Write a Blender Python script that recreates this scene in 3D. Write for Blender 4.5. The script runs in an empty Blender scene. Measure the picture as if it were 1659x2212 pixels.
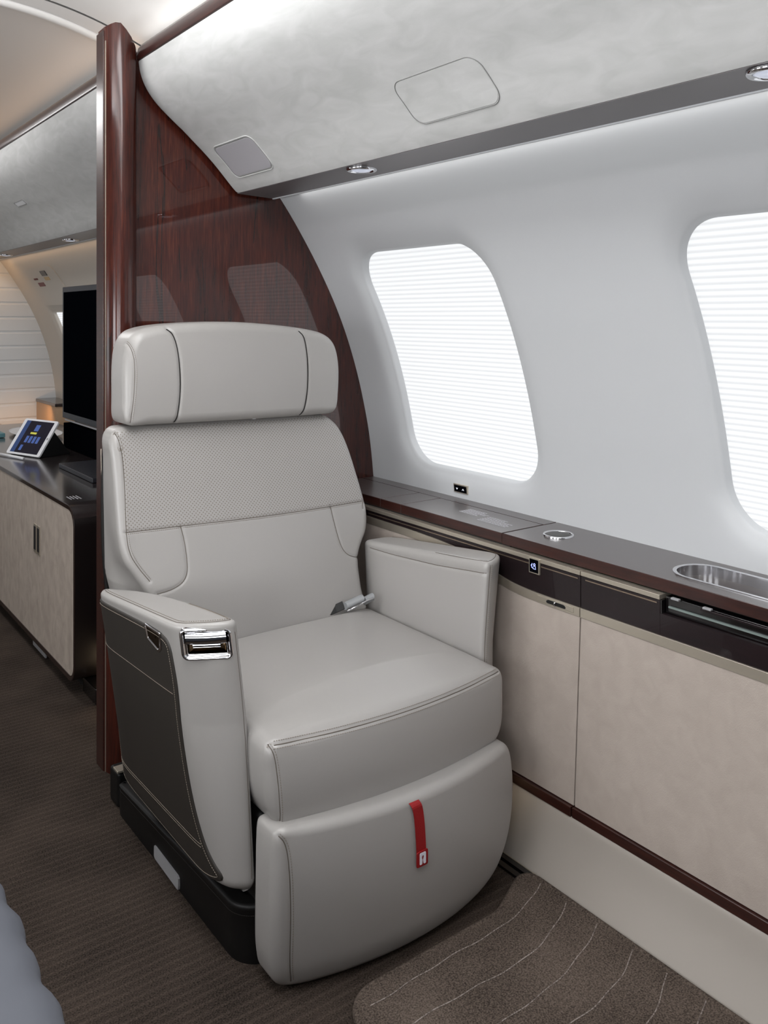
import bpy, bmesh, math, random
import numpy as np
from mathutils import Vector, Matrix
from mathutils.bvhtree import BVHTree

S = bpy.context.scene
COL = S.collection
rng = random.Random(7)

# ------------------------------------------------------------------ camera
F_PX, CX, CY, CAM_H = 1888.0, 829.5, 685.0, 1.2
cam_d = bpy.data.cameras.new('camera')
cam = bpy.data.objects.new('camera', cam_d)
COL.objects.link(cam)
cam_d.sensor_fit = 'AUTO'
cam_d.sensor_width = 36.0
cam_d.lens = F_PX / 2212.0 * 36.0
cam_d.shift_y = -(1106.0 - CY) / 2212.0
cam_d.clip_start = 0.02
cam.location = (0, 0, CAM_H)
cam.rotation_euler = (math.radians(90), 0, -math.atan(1392 / 1888.0))
S.camera = cam

# ------------------------------------------------------------------ world, exposure
S.view_settings.view_transform = 'Standard'
S.view_settings.look = 'None'
S.view_settings.gamma = 1
S.view_settings.use_curve_mapping = False
S.view_settings.exposure = 0.2
w = bpy.data.worlds.new('world')
S.world = w
w.use_nodes = True
w.node_tree.nodes['Background'].inputs[0].default_value = (0.95, 0.97, 1.0, 1)
w.node_tree.nodes['Background'].inputs[1].default_value = 0.12

XC = 0.42            # cabin centre line


def area(name, loc, target, sx, sy, power, col=(1, 1, 1), spread=180):
    d = bpy.data.lights.new(name, 'AREA')
    d.shape = 'RECTANGLE'
    d.size, d.size_y = sx, sy
    d.energy = power
    d.color = col
    d.spread = math.radians(spread)
    o = bpy.data.objects.new(name, d)
    COL.objects.link(o)
    o.location = loc
    zz = (Vector(loc) - Vector(target)).normalized()
    yy = (Vector((0, 1, 0)) - zz * zz.y).normalized()       # long side runs along the cabin
    xx = yy.cross(zz)
    o.rotation_euler = Matrix((xx, yy, zz)).transposed().to_euler()
    return o


# cove strips behind the valance rails (both sides), washing the ceiling
area('cove_light_right', (0.935, 0.45, 1.945), (0.55, 0.45, 2.08), 0.03, 3.9, 2.2, (1, .985, .97))
area('cove_light_left', (XC * 2 - .935, 0.45, 1.945), (XC * 2 - .55, 0.45, 2.08), 0.03, 3.9, 33.0, (.98, .985, 1))
area('cove_light_far', (0.935, 4.15, 1.945), (0.6, 4.15, 2.08), 0.03, 3.4, 1.0, (1, .62, .36))
# daylight from the windows of the opposite side wall
for i, y in enumerate((-0.3, 0.78, 1.86, 3.6, 4.7)):
    area('opposite_window_light', (-0.70, y, 1.10), (0.9, y, 1.25), 0.5, 0.6, (13.0 if y < 0 else 8.0) if y < 3 else 1.5, (.965, .98, 1.0))
# unseen fill lamps added over the aisle to brighten seat and far zone
area('aisle_fill_light', (0.42, 1.10, 2.06), (0.42, 1.10, 0), 0.35, 1.6, 14.5, (.98, .985, 1))
area('aisle_fill_light', (0.40, 4.0, 2.04), (0.40, 4.0, 0), 0.3, 1.5, 11.0, (.99, .98, .98))
# warm wash under the far soffit
area('soffit_wash_light', (1.302, 0.5, 1.560), (1.40, 0.5, 1.38), 0.015, 3.4, .55, (1, .99, .97))
area('far_soffit_light', (1.30, 4.6, 1.545), (1.45, 4.6, 1.3), 0.02, 2.2, .3, (1, .66, .40))
area('far_end_light', (1.15, 5.70, 1.54), (1.3, 5.9, 1.2), 0.05, 0.05, .3, (1, .55, .22))
area('far_counter_light', (1.35, 5.55, 0.60), (1.45, 5.8, 0.3), 0.3, 0.05, .4, (1, .55, .25))
area('credenza_toe_light', (1.0, 3.0, 0.035), (0.9, 3.0, 0.0), 0.1, 0.9, 0.9, (1, .72, .45))
area('track_light', (1.30, 1.50, 0.10), (1.33, 1.42, 0.0), 0.05, 0.05, 0.2, (1, .72, .42))

# ------------------------------------------------------------------ materials


def lin(c):
    return tuple((x / 12.92 if x <= .04045 else ((x + .055) / 1.055) ** 2.4) for x in c)


def rgb(r, g, b):
    return lin((r / 255, g / 255, b / 255)) + (1,)


def mat(name, color, rough=.5, metal=0.0, coat=0.0, coat_rough=.05, spec=.5, emit=None, estr=0.0,
        noise=None, bump=None, grain=None):
    m = bpy.data.materials.new(name)
    m.use_nodes = True
    nt = m.node_tree
    b = nt.nodes['Principled BSDF']
    b.inputs['Base Color'].default_value = color
    b.inputs['Roughness'].default_value = rough
    b.inputs['Metallic'].default_value = metal
    b.inputs['Coat Weight'].default_value = coat
    b.inputs['Coat Roughness'].default_value = coat_rough
    b.inputs['Specular IOR Level'].default_value = spec
    if emit:
        b.inputs['Emission Color'].default_value = emit
        b.inputs['Emission Strength'].default_value = estr
    tc = nt.nodes.new('ShaderNodeTexCoord')

    def N(scale, vec=(1, 1, 1), detail=4, dist=0.0):
        mp = nt.nodes.new('ShaderNodeMapping')
        mp.inputs['Scale'].default_value = vec
        nt.links.new(tc.outputs['Object'], mp.inputs['Vector'])
        n = nt.nodes.new('ShaderNodeTexNoise')
        n.inputs['Scale'].default_value = scale
        n.inputs['Detail'].default_value = detail
        n.inputs['Distortion'].default_value = dist
        nt.links.new(mp.outputs[0], n.inputs['Vector'])
        return n
    if noise:                       # (color2, scale, vec, lo, hi[, distortion])
        c2, sc, vec, lo, hi = noise[:5]
        n = N(sc, vec, 6, noise[5] if len(noise) > 5 else 0.0)
        r = nt.nodes.new('ShaderNodeValToRGB')
        r.color_ramp.elements[0].position = lo
        r.color_ramp.elements[0].color = color
        r.color_ramp.elements[1].position = hi
        r.color_ramp.elements[1].color = c2
        nt.links.new(n.outputs['Fac'], r.inputs[0])
        nt.links.new(r.outputs[0], b.inputs['Base Color'])
    if bump:                        # (scale, vec, strength, distance)
        n = N(bump[0], bump[1], 3)
        bp = nt.nodes.new('ShaderNodeBump')
        bp.inputs['Strength'].default_value = bump[2]
        bp.inputs['Distance'].default_value = bump[3]
        nt.links.new(n.outputs['Fac'], bp.inputs['Height'])
        nt.links.new(bp.outputs[0], b.inputs['Normal'])
    return m


def node(nt, kind, **kw):
    n = nt.nodes.new(kind)
    for k, v in kw.items():
        setattr(n, k, v)
    return n


def maths(nt, op, a, b=None):
    n = nt.nodes.new('ShaderNodeMath')
    n.operation = op
    for i, v in enumerate((a, b)):
        if v is None:
            continue
        if isinstance(v, (int, float)):
            n.inputs[i].default_value = v
        else:
            nt.links.new(v, n.inputs[i])
    return n.outputs[0]


LEA = rgb(158, 155, 152)
M = {}
M['leather'] = mat('leather', LEA, .36, spec=.6, bump=(900, (1, 1, 1), .12, .0006))
M['leather_seam'] = mat('leather_seam', rgb(96, 88, 80), .7)
M['stitch'] = mat('stitch', rgb(128, 118, 106), .6)
M['stitch_light'] = mat('stitch_light', rgb(150, 140, 126), .6)
M['dark_leather'] = mat('dark_leather', rgb(44, 40, 36), .55, bump=(1500, (1, 1, 1), .15, .0005))
M['black_leather'] = mat('black_leather', rgb(14, 13, 13), .5, spec=.35)
M['black'] = mat('black', rgb(10, 10, 11), .6)
M['chrome'] = mat('chrome', rgb(225, 225, 228), .06, metal=1)
M['nickel'] = mat('nickel', rgb(205, 196, 180), .32, metal=.75)
M['nickel_satin'] = mat('nickel_satin', rgb(176, 168, 154), .3, metal=1)
M['bronze'] = mat('bronze', rgb(112, 96, 76), .14, metal=1)
M['steel_plate'] = mat('steel_plate', rgb(152, 152, 154), .45)
M['wall'] = mat('wall', rgb(200, 202, 204), .5, bump=(600, (1, 1, 1), .05, .0005))
M['wall_far'] = mat('wall_far', rgb(205, 198, 188), .5)
M['ceiling'] = mat('ceiling', rgb(222, 220, 217), .6)
M['valance'] = mat('valance', rgb(184, 185, 183), .75, noise=(rgb(198, 198, 197), 16, (1.0, .6, 2.0), .3, .7, 1.0),
                   bump=(60, (1.5, .6, 3.0), .12, .002))
M['suede'] = mat('suede', rgb(164, 153, 144), .85, noise=(rgb(172, 161, 152), 26, (1, 1, 1), .3, .72, .6),
                 bump=(420, (1, 1, 1), .25, .0012))
M['suede_far'] = mat('suede_far', rgb(160, 148, 137), .85, noise=(rgb(182, 170, 158), 24, (1, 1, .7), .3, .7, .6))
M['kick'] = mat('kick', rgb(160, 153, 145), .5)
M['gloss_dark'] = mat('gloss_dark', rgb(28, 22, 24), .25, coat=.45, coat_rough=.03, spec=.3,
                      noise=(rgb(34, 24, 26), 30, (1, .25, 9), .35, .65))
M['top_wood'] = mat('top_wood', rgb(70, 62, 60), .34, coat=.7, coat_rough=.28)
M['edge_wood'] = mat('edge_wood', rgb(42, 20, 17), .35, coat=.4, coat_rough=.15,
                     noise=(rgb(58, 28, 22), 30, (6, .6, 6), .35, .65))
M['black_gloss'] = mat('black_gloss', rgb(14, 12, 13), .2, coat=1, coat_rough=.06)
M['brown_gloss'] = mat('brown_gloss', rgb(34, 20, 17), .25, coat=.6, coat_rough=.06)
M['credenza_top'] = mat('credenza_top', rgb(44, 38, 38), .22, coat=.8, coat_rough=.12)
M['credenza_end'] = mat('credenza_end', rgb(20, 16, 16), .32, coat=.4, coat_rough=.2)
M['soffit'] = mat('soffit', rgb(118, 114, 115), .35, metal=.3)
M['light_trim'] = mat('light_trim', rgb(215, 217, 220), .35)
M['speaker_cloth'] = mat('speaker_cloth', rgb(166, 164, 168), .8, bump=(1500, (1, 1, 1), .2, .001))
M['grille'] = mat('grille', rgb(84, 84, 82), .45, metal=.4, bump=(1800, (1, 1, 1), .4, .001))
M['groove'] = mat('groove', rgb(120, 120, 118), .8)
M['gap'] = mat('gap', rgb(20, 16, 15), .8)
M['red_web'] = mat('red_web', rgb(142, 4, 12), .5, bump=(900, (1, 1, .3), .3, .001))
M['white_thread'] = mat('white_thread', rgb(225, 225, 235), .6)
M['belt'] = mat('belt', rgb(142, 144, 146), .5)
M['white_plastic'] = mat('white_plastic', rgb(225, 225, 228), .3)
M['screen_black'] = mat('screen_black', rgb(4, 5, 8), .12, spec=.08)
M['tv_screen'] = mat('tv_screen', rgb(4, 5, 8), .3, spec=0)
M['tv_screen'].node_tree.nodes['Principled BSDF'].inputs['IOR'].default_value = 1.12
M['tv_frame'] = mat('tv_frame', rgb(38, 39, 45), .35)
M['sofa_fabric'] = mat('sofa_fabric', rgb(76, 79, 87), .6, noise=(rgb(82, 85, 93), 3, (1, 1, 1), .3, .7))
M['label_print'] = mat('label_print', rgb(205, 205, 210), .5)
M['inlay'] = mat('inlay', rgb(168, 150, 132), .25, metal=.8)
M['inlay_glass'] = mat('inlay_glass', rgb(120, 132, 128), .2, coat=.5)
M['teal'] = mat('teal', rgb(90, 132, 140), .4)
M['green'] = mat('green', rgb(40, 72, 34), .6)
M['tan'] = mat('tan', rgb(190, 160, 130), .6)
M['downlight_lens'] = mat('downlight_lens', rgb(180, 184, 196), .15, emit=(.8, .85, 1, 1), estr=.35)
M['screen_lit'] = None


def wood_material():
    m = mat('walnut_gloss', rgb(70, 32, 22), .55, coat=1, coat_rough=.015, spec=.1)
    nt = m.node_tree
    b = nt.nodes['Principled BSDF']
    b.inputs['Coat IOR'].default_value = 1.6
    tc = node(nt, 'ShaderNodeTexCoord')
    mp = node(nt, 'ShaderNodeMapping')
    mp.inputs['Scale'].default_value = (1.0, 1.0, .07)
    nt.links.new(tc.outputs['Object'], mp.inputs['Vector'])
    n0 = node(nt, 'ShaderNodeTexNoise')
    n0.inputs['Scale'].default_value = 7
    n0.inputs['Detail'].default_value = 3
    n0.inputs['Distortion'].default_value = .5
    nt.links.new(mp.outputs[0], n0.inputs['Vector'])
    # flame figure: bands of a distorted height field
    s = maths(nt, 'MULTIPLY', n0.outputs['Fac'], 60.0)
    s = maths(nt, 'SINE', s)
    s = maths(nt, 'MULTIPLY', s, .5)
    s = maths(nt, 'ADD', s, .5)
    n1 = node(nt, 'ShaderNodeTexNoise')
    n1.inputs['Scale'].default_value = 260
    n1.inputs['Detail'].default_value = 4
    nt.links.new(mp.outputs[0], n1.inputs['Vector'])
    mp2 = node(nt, 'ShaderNodeMapping')
    mp2.inputs['Scale'].default_value = (1, 1, .25)
    nt.links.new(tc.outputs['Object'], mp2.inputs['Vector'])
    n2 = node(nt, 'ShaderNodeTexNoise')
    n2.inputs['Scale'].default_value = 5
    nt.links.new(mp2.outputs[0], n2.inputs['Vector'])
    a = maths(nt, 'MULTIPLY', s, .10)
    c = maths(nt, 'MULTIPLY', n1.outputs['Fac'], .75)
    d = maths(nt, 'MULTIPLY', n2.outputs['Fac'], .5)
    t = maths(nt, 'ADD', maths(nt, 'ADD', a, c), d)
    r = node(nt, 'ShaderNodeValToRGB')
    cr = r.color_ramp
    cr.elements[0].position = .45
    cr.elements[0].color = rgb(38, 15, 11)
    cr.elements[1].position = 1.0
    cr.elements[1].color = rgb(92, 42, 26)
    e = cr.elements.new(.72)
    e.color = rgb(66, 25, 16)
    nt.links.new(t, r.inputs[0])
    # thin dark veins following the figure
    vn = maths(nt, 'LESS_THAN', s, .035)
    vn = maths(nt, 'MULTIPLY', vn, maths(nt, 'GREATER_THAN', n2.outputs['Fac'], .56))
    mx = node(nt, 'ShaderNodeMixRGB')
    mx.inputs[2].default_value = rgb(28, 14, 12)
    nt.links.new(maths(nt, 'MULTIPLY', vn, .75), mx.inputs[0])
    nt.links.new(r.outputs[0], mx.inputs[1])
    nt.links.new(mx.outputs[0], b.inputs['Base Color'])
    return m


M['walnut'] = wood_material()
M['walnut_post'] = M['walnut'].copy()
M['walnut_post'].name = 'walnut_satin'
M['walnut_post'].node_tree.nodes['Principled BSDF'].inputs['Coat Roughness'].default_value = .16
M['walnut_post'].node_tree.nodes['Principled BSDF'].inputs['Coat Weight'].default_value = .7


def perforated():
    m = mat('perforated_leather', LEA, .4, spec=.5)
    nt = m.node_tree
    b = nt.nodes['Principled BSDF']
    tc = node(nt, 'ShaderNodeTexCoord')
    sp = node(nt, 'ShaderNodeSeparateXYZ')
    nt.links.new(tc.outputs['Object'], sp.inputs[0])
    k = math.pi / .0046
    sx = maths(nt, 'SINE', maths(nt, 'MULTIPLY', sp.outputs['X'], k))
    sz = maths(nt, 'SINE', maths(nt, 'MULTIPLY', sp.outputs['Z'], k * 1.05))
    p = maths(nt, 'MULTIPLY', sx, sz)
    r = node(nt, 'ShaderNodeValToRGB')
    r.color_ramp.elements[0].position = .45
    r.color_ramp.elements[0].color = LEA
    r.color_ramp.elements[1].position = .8
    r.color_ramp.elements[1].color = rgb(112, 103, 94)
    nt.links.new(p, r.inputs[0])
    nt.links.new(r.outputs[0], b.inputs['Base Color'])
    return m


M['perforated'] = perforated()


def carpet(name, ribs=True, c1=(64, 54, 48), c2=(104, 92, 83)):
    m = mat(name, rgb(*c1), .95, spec=.1)
    nt = m.node_tree
    b = nt.nodes['Principled BSDF']
    tc = node(nt, 'ShaderNodeTexCoord')
    n1 = node(nt, 'ShaderNodeTexNoise')
    n1.inputs['Scale'].default_value = 330
    n1.inputs['Detail'].default_value = 3
    nt.links.new(tc.outputs['Object'], n1.inputs['Vector'])
    n2 = node(nt, 'ShaderNodeTexNoise')
    n2.inputs['Scale'].default_value = 6
    nt.links.new(tc.outputs['Object'], n2.inputs['Vector'])
    t = maths(nt, 'ADD', maths(nt, 'MULTIPLY', n1.outputs['Fac'], .8), maths(nt, 'MULTIPLY', n2.outputs['Fac'], .3))
    if ribs:
        sp = node(nt, 'ShaderNodeSeparateXYZ')
        nt.links.new(tc.outputs['Object'], sp.inputs[0])
        n3 = node(nt, 'ShaderNodeTexNoise')
        n3.inputs['Scale'].default_value = 14
        nt.links.new(tc.outputs['Object'], n3.inputs['Vector'])
        ph = maths(nt, 'ADD', maths(nt, 'MULTIPLY', sp.outputs['Y'], 2 * math.pi / .021), maths(nt, 'MULTIPLY', n3.outputs['Fac'], 1.5))
        s = maths(nt, 'POWER', maths(nt, 'ABSOLUTE', maths(nt, 'SINE', maths(nt, 'MULTIPLY', ph, .5))), 8.0)
        n4 = node(nt, 'ShaderNodeTexNoise')
        n4.inputs['Scale'].default_value = 90
        nt.links.new(tc.outputs['Object'], n4.inputs['Vector'])
        s = maths(nt, 'MULTIPLY', s, n4.outputs['Fac'])
        t = maths(nt, 'ADD', t, maths(nt, 'MULTIPLY', s, .19))
    r = node(nt, 'ShaderNodeValToRGB')
    cr = r.color_ramp
    cr.elements[0].position = .38
    cr.elements[0].color = rgb(*c1)
    cr.elements[1].position = .85
    cr.elements[1].color = rgb(*c2)
    nt.links.new(t, r.inputs[0])
    nt.links.new(r.outputs[0], b.inputs['Base Color'])
    bp = node(nt, 'ShaderNodeBump')
    bp.inputs['Strength'].default_value = .8
    bp.inputs['Distance'].default_value = .003
    nt.links.new(t, bp.inputs['Height'])
    nt.links.new(bp.outputs[0], b.inputs['Normal'])
    return m


M['carpet'] = carpet('carpet', True, (30, 25, 22), (86, 75, 67))
M['rug'] = carpet('rug_pile', False, (50, 43, 38), (126, 113, 103))
M['rug_line'] = mat('rug_line', rgb(160, 150, 144), .95, noise=(rgb(98, 88, 82), 240, (1, 1, 1), .4, .6))


def shade_material(name, strength, tint=(1, 1, 1)):
    m = mat(name, rgb(235, 236, 238), .9)
    nt = m.node_tree
    b = nt.nodes['Principled BSDF']
    tc = node(nt, 'ShaderNodeTexCoord')
    sp = node(nt, 'ShaderNodeSeparateXYZ')
    nt.links.new(tc.outputs['Object'], sp.inputs[0])
    # pleat shading put into the emission as darker stripes at the cloth folds
    s = maths(nt, 'SINE', maths(nt, 'MULTIPLY', sp.outputs['Z'], 2 * math.pi / .0125))
    s = maths(nt, 'POWER', maths(nt, 'ADD', maths(nt, 'MULTIPLY', s, .5), .5), 2.0)
    s = maths(nt, 'SUBTRACT', 1.0, maths(nt, 'MULTIPLY', s, .16))
    s = maths(nt, 'MULTIPLY', s, strength)
    b.inputs['Emission Color'].default_value = tint + (1,)
    nt.links.new(s, b.inputs['Emission Strength'])
    b.inputs['Base Color'].default_value = rgb(96, 98, 102)
    return m


M['shade'] = shade_material('pleated_shade', .80, (.97, .985, 1.0))


def tablet_screen():
    m = mat('tablet_screen', rgb(10, 8, 20), .15, coat=1, coat_rough=.03)
    b = m.node_tree.nodes['Principled BSDF']
    b.inputs['Emission Color'].default_value = rgb(20, 15, 32)
    b.inputs['Emission Strength'].default_value = .5
    return m


M['tablet_screen'] = tablet_screen()
for nm, c, e in (('icon_blue', (62, 84, 140), .4), ('icon_yellow', (170, 168, 70), .5), ('bar_blue', (40, 58, 98), .4),
                 ('icon_white', (225, 228, 240), 1.0), ('icon_glow', (150, 160, 255), 2.2)):
    M[nm] = mat(nm, rgb(*c), .4, emit=rgb(*c), estr=e)

# ------------------------------------------------------------------ object helpers


def wloc(o):
    v = Vector((0, 0, 0))
    while o:
        v = v + o.location
        o = o.parent
    return v


def obj(name, verts, faces, m, parent=None, smooth=False, kind=None, label=None, bevel=0, mats=None, fmat=None):
    me = bpy.data.meshes.new(name)
    off = wloc(parent) if parent else Vector((0, 0, 0))
    V = np.asarray(verts, dtype=float)
    V = V - np.array(off)
    me.from_pydata(V.tolist(), [], faces)
    o = bpy.data.objects.new(name, me)
    COL.objects.link(o)
    for mm in (mats or [m]):
        me.materials.append(mm)
    if fmat is not None:
        me.polygons.foreach_set('material_index', fmat)
    bm = bmesh.new()
    bm.from_mesh(me)
    bmesh.ops.recalc_face_normals(bm, faces=bm.faces)
    bm.to_mesh(me)
    bm.free()
    me.polygons.foreach_set('use_smooth', [smooth or bevel > 0] * len(me.polygons))
    if bevel:
        md = o.modifiers.new('bevel', 'BEVEL')
        md.width = bevel
        md.segments = 3
        md.limit_method = 'ANGLE'
        md.angle_limit = math.radians(40)
        md.harden_normals = True
    me.update()
    if parent:
        o.parent = parent
    if kind:
        o['kind'] = kind
    if label:
        o['label'] = label
    return o


def thing(name, loc, label, cat, group=None):
    o = bpy.data.objects.new(name, None)
    COL.objects.link(o)
    o.location = loc
    o.empty_display_size = .05
    o['label'] = label
    o['category'] = cat
    if group:
        o['group'] = group
    return o


def tag(o, label, cat, group=None):
    o['label'] = label
    o['category'] = cat
    if group:
        o['group'] = group
    return o


class MB:
    def __init__(s):
        s.v, s.f = [], []

    def add(s, v, f):
        n = len(s.v)
        s.v += [tuple(float(c) for c in p) for p in v]
        s.f += [tuple(i + n for i in q) for q in f]
        return s

    def box(s, x0, x1, y0, y1, z0, z1):
        v = [(x, y, z) for z in (z0, z1) for y in (y0, y1) for x in (x0, x1)]
        return s.add(v, [(0, 2, 3, 1), (4, 5, 7, 6), (0, 1, 5, 4), (2, 6, 7, 3), (0, 4, 6, 2), (1, 3, 7, 5)])

    def tube(s, pts, r, n=6, closed=False):
        P = [Vector(p) for p in pts]
        rings = []
        up = Vector((0.13, 0.21, .97)).normalized()
        N = len(P)
        for i, p in enumerate(P):
            a = P[(i - 1) % N] if (closed or i > 0) else P[i]
            b = P[(i + 1) % N] if (closed or i < N - 1) else P[i]
            t = (b - a).normalized()
            u = t.cross(up)
            if u.length < 1e-3:
                u = t.cross(Vector((1, 0, 0)))
            u.normalize()
            q = u.cross(t)
            rings.append([p + (u * math.cos(k * 2 * math.pi / n) + q * math.sin(k * 2 * math.pi / n)) * r for k in range(n)])
        v = [p for R in rings for p in R]
        f = []
        for i in range(N if closed else N - 1):
            j = (i + 1) % N
            for k in range(n):
                f.append((i * n + k, i * n + (k + 1) % n, j * n + (k + 1) % n, j * n + k))
        if not closed:
            f.append(tuple(range(n)))
            f.append(tuple((N - 1) * n + k for k in range(n)))
        return s.add(v, f)

    def loft(s, rings, cap0=True, cap1=True, closed=True):
        n = len(rings[0])
        v = [p for R in rings for p in R]
        f = []
        for i in range(len(rings) - 1):
            for k in range(n if closed else n - 1):
                f.append((i * n + k, i * n + (k + 1) % n, (i + 1) * n + (k + 1) % n, (i + 1) * n + k))
        if cap0:
            f.append(tuple(range(n)))
        if cap1:
            f.append(tuple((len(rings) - 1) * n + k for k in range(n)))
        return s.add(v, f)

    def build(s, name, m, parent=None, **kw):
        return obj(name, s.v, s.f, m, parent, **kw)


def chaikin(P, it=2, closed=True):
    P = [np.array(p, float) for p in P]
    for _ in range(it):
        Q = []
        n = len(P)
        for i in range(n if closed else n - 1):
            a, b = P[i], P[(i + 1) % n]
            Q += [a * .75 + b * .25, a * .25 + b * .75]
        if not closed:
            Q = [P[0]] + Q + [P[-1]]
        P = Q
    return P


def resample(P, n, closed=True):
    P = np.array([list(p) for p in P], float)
    if closed:
        P = np.vstack([P, P[:1]])
    d = np.r_[0, np.cumsum(np.linalg.norm(np.diff(P, axis=0), axis=1))]
    t = np.linspace(0, d[-1], n + (1 if closed else 0))
    if closed:
        t = t[:-1]
    return np.stack([np.interp(t, d, P[:, k]) for k in range(P.shape[1])], 1)


def rounded(corners, radii, seg=8):
    """polygon with each corner rounded by its own radius"""
    out = []
    n = len(corners)
    for i in range(n):
        p = np.array(corners[i], float)
        a = np.array(corners[i - 1], float) - p
        b = np.array(corners[(i + 1) % n], float) - p
        r = radii[i] if isinstance(radii, (list, tuple)) else radii
        if r <= 0:
            out.append(p)
            continue
        a /= np.linalg.norm(a)
        b /= np.linalg.norm(b)
        ang = math.acos(max(-1, min(1, float(a @ b))))
        t = r / math.tan(ang / 2)
        s0, s1 = p + a * t, p + b * t
        c = p + (a + b) / np.linalg.norm(a + b) * (r / math.sin(ang / 2))
        v0, v1 = s0 - c, s1 - c
        for k in range(seg + 1):
            q = k / seg
            w_ = v0 * math.sin((1 - q) * (math.pi - ang)) + v1 * math.sin(q * (math.pi - ang))
            out.append(c + w_ / math.sin(math.pi - ang))
    return out


def normals2(P):
    T = np.roll(P, -1, 0) - np.roll(P, 1, 0)
    T /= np.linalg.norm(T, axis=1)[:, None] + 1e-12
    Nn = np.stack([T[:, 1], -T[:, 0]], 1)
    area2 = np.sum(P[:, 0] * np.roll(P[:, 1], -1) - np.roll(P[:, 0], -1) * P[:, 1])
    return Nn if area2 > 0 else -Nn       # outward


def quad_ring(P, step, corners=None):
    """resample a closed outline so that four corner points fall on vertices; returns points, nu, nv"""
    P = resample(P, 1200)
    if np.sum(P[:, 0] * np.roll(P[:, 1], -1) - np.roll(P[:, 0], -1) * P[:, 1]) < 0:
        P = P[::-1]
    c = (P.max(0) + P.min(0)) / 2
    h = np.ptp(P, axis=0) / 2
    q = (P - c) / h
    ids = [int(np.argmax(q @ np.array(d))) for d in ((-1, -1), (1, -1), (1, 1), (-1, 1))]
    L = lambda S_: np.sum(np.linalg.norm(np.diff(S_, axis=0), axis=1))
    segs = []
    for k in range(4):
        i, j = ids[k], ids[(k + 1) % 4]
        if j <= i:
            j += len(P)
        segs.append(P[np.arange(i, j + 1) % len(P)])
    nu = max(4, int(max(L(segs[0]), L(segs[2])) / step))
    nv = max(4, int(max(L(segs[1]), L(segs[3])) / step))
    out = []
    for sg, n in zip(segs, (nu, nv, nu, nv)):
        out.append(resample(sg, n + 1, False)[:-1])
    return np.vstack(out), nu, nv


def coons(R, nu, nv):
    """grid filling of a closed ring laid out by quad_ring; returns array (nv+1, nu+1, dim)"""
    n = len(R)
    bot = R[0:nu + 1]
    right = R[nu:nu + nv + 1]
    top = R[nu + nv:2 * nu + nv + 1][::-1]
    left = R[np.r_[2 * nu + nv:n, 0]][::-1]
    u = np.linspace(0, 1, nu + 1)[None, :, None]
    v = np.linspace(0, 1, nv + 1)[:, None, None]
    return (bot[None] * (1 - v) + top[None] * v + left[:, None] * (1 - u) + right[:, None] * u
            - (bot[0] * (1 - u) * (1 - v) + bot[-1] * u * (1 - v) + top[0] * (1 - u) * v + top[-1] * u * v))


def capped(Rin, nu, nv, evalf, rings):
    """vertices / faces of a coons cap (2d ring Rin mapped by evalf) followed by outer 3d rings"""
    G = coons(Rin, nu, nv)
    ids = np.arange((nu + 1) * (nv + 1)).reshape(nv + 1, nu + 1)
    V = [evalf(G.reshape(-1, 2))]
    F = [(int(ids[i, j]), int(ids[i, j + 1]), int(ids[i + 1, j + 1]), int(ids[i + 1, j])) for i in range(nv) for j in range(nu)]
    ring = list(ids[0, :-1]) + list(ids[:-1, -1]) + list(ids[-1, ::-1][:-1]) + list(ids[::-1, 0][:-1])
    base = len(V[0])
    n = len(ring)
    prev = [int(i) for i in ring]
    for r in rings:
        cur = list(range(base, base + n))
        base += n
        V.append(np.asarray(r))
        F += [(prev[k], cur[k], cur[(k + 1) % n], prev[(k + 1) % n]) for k in range(n)]
        prev = cur
    return np.vstack(V), F


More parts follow.
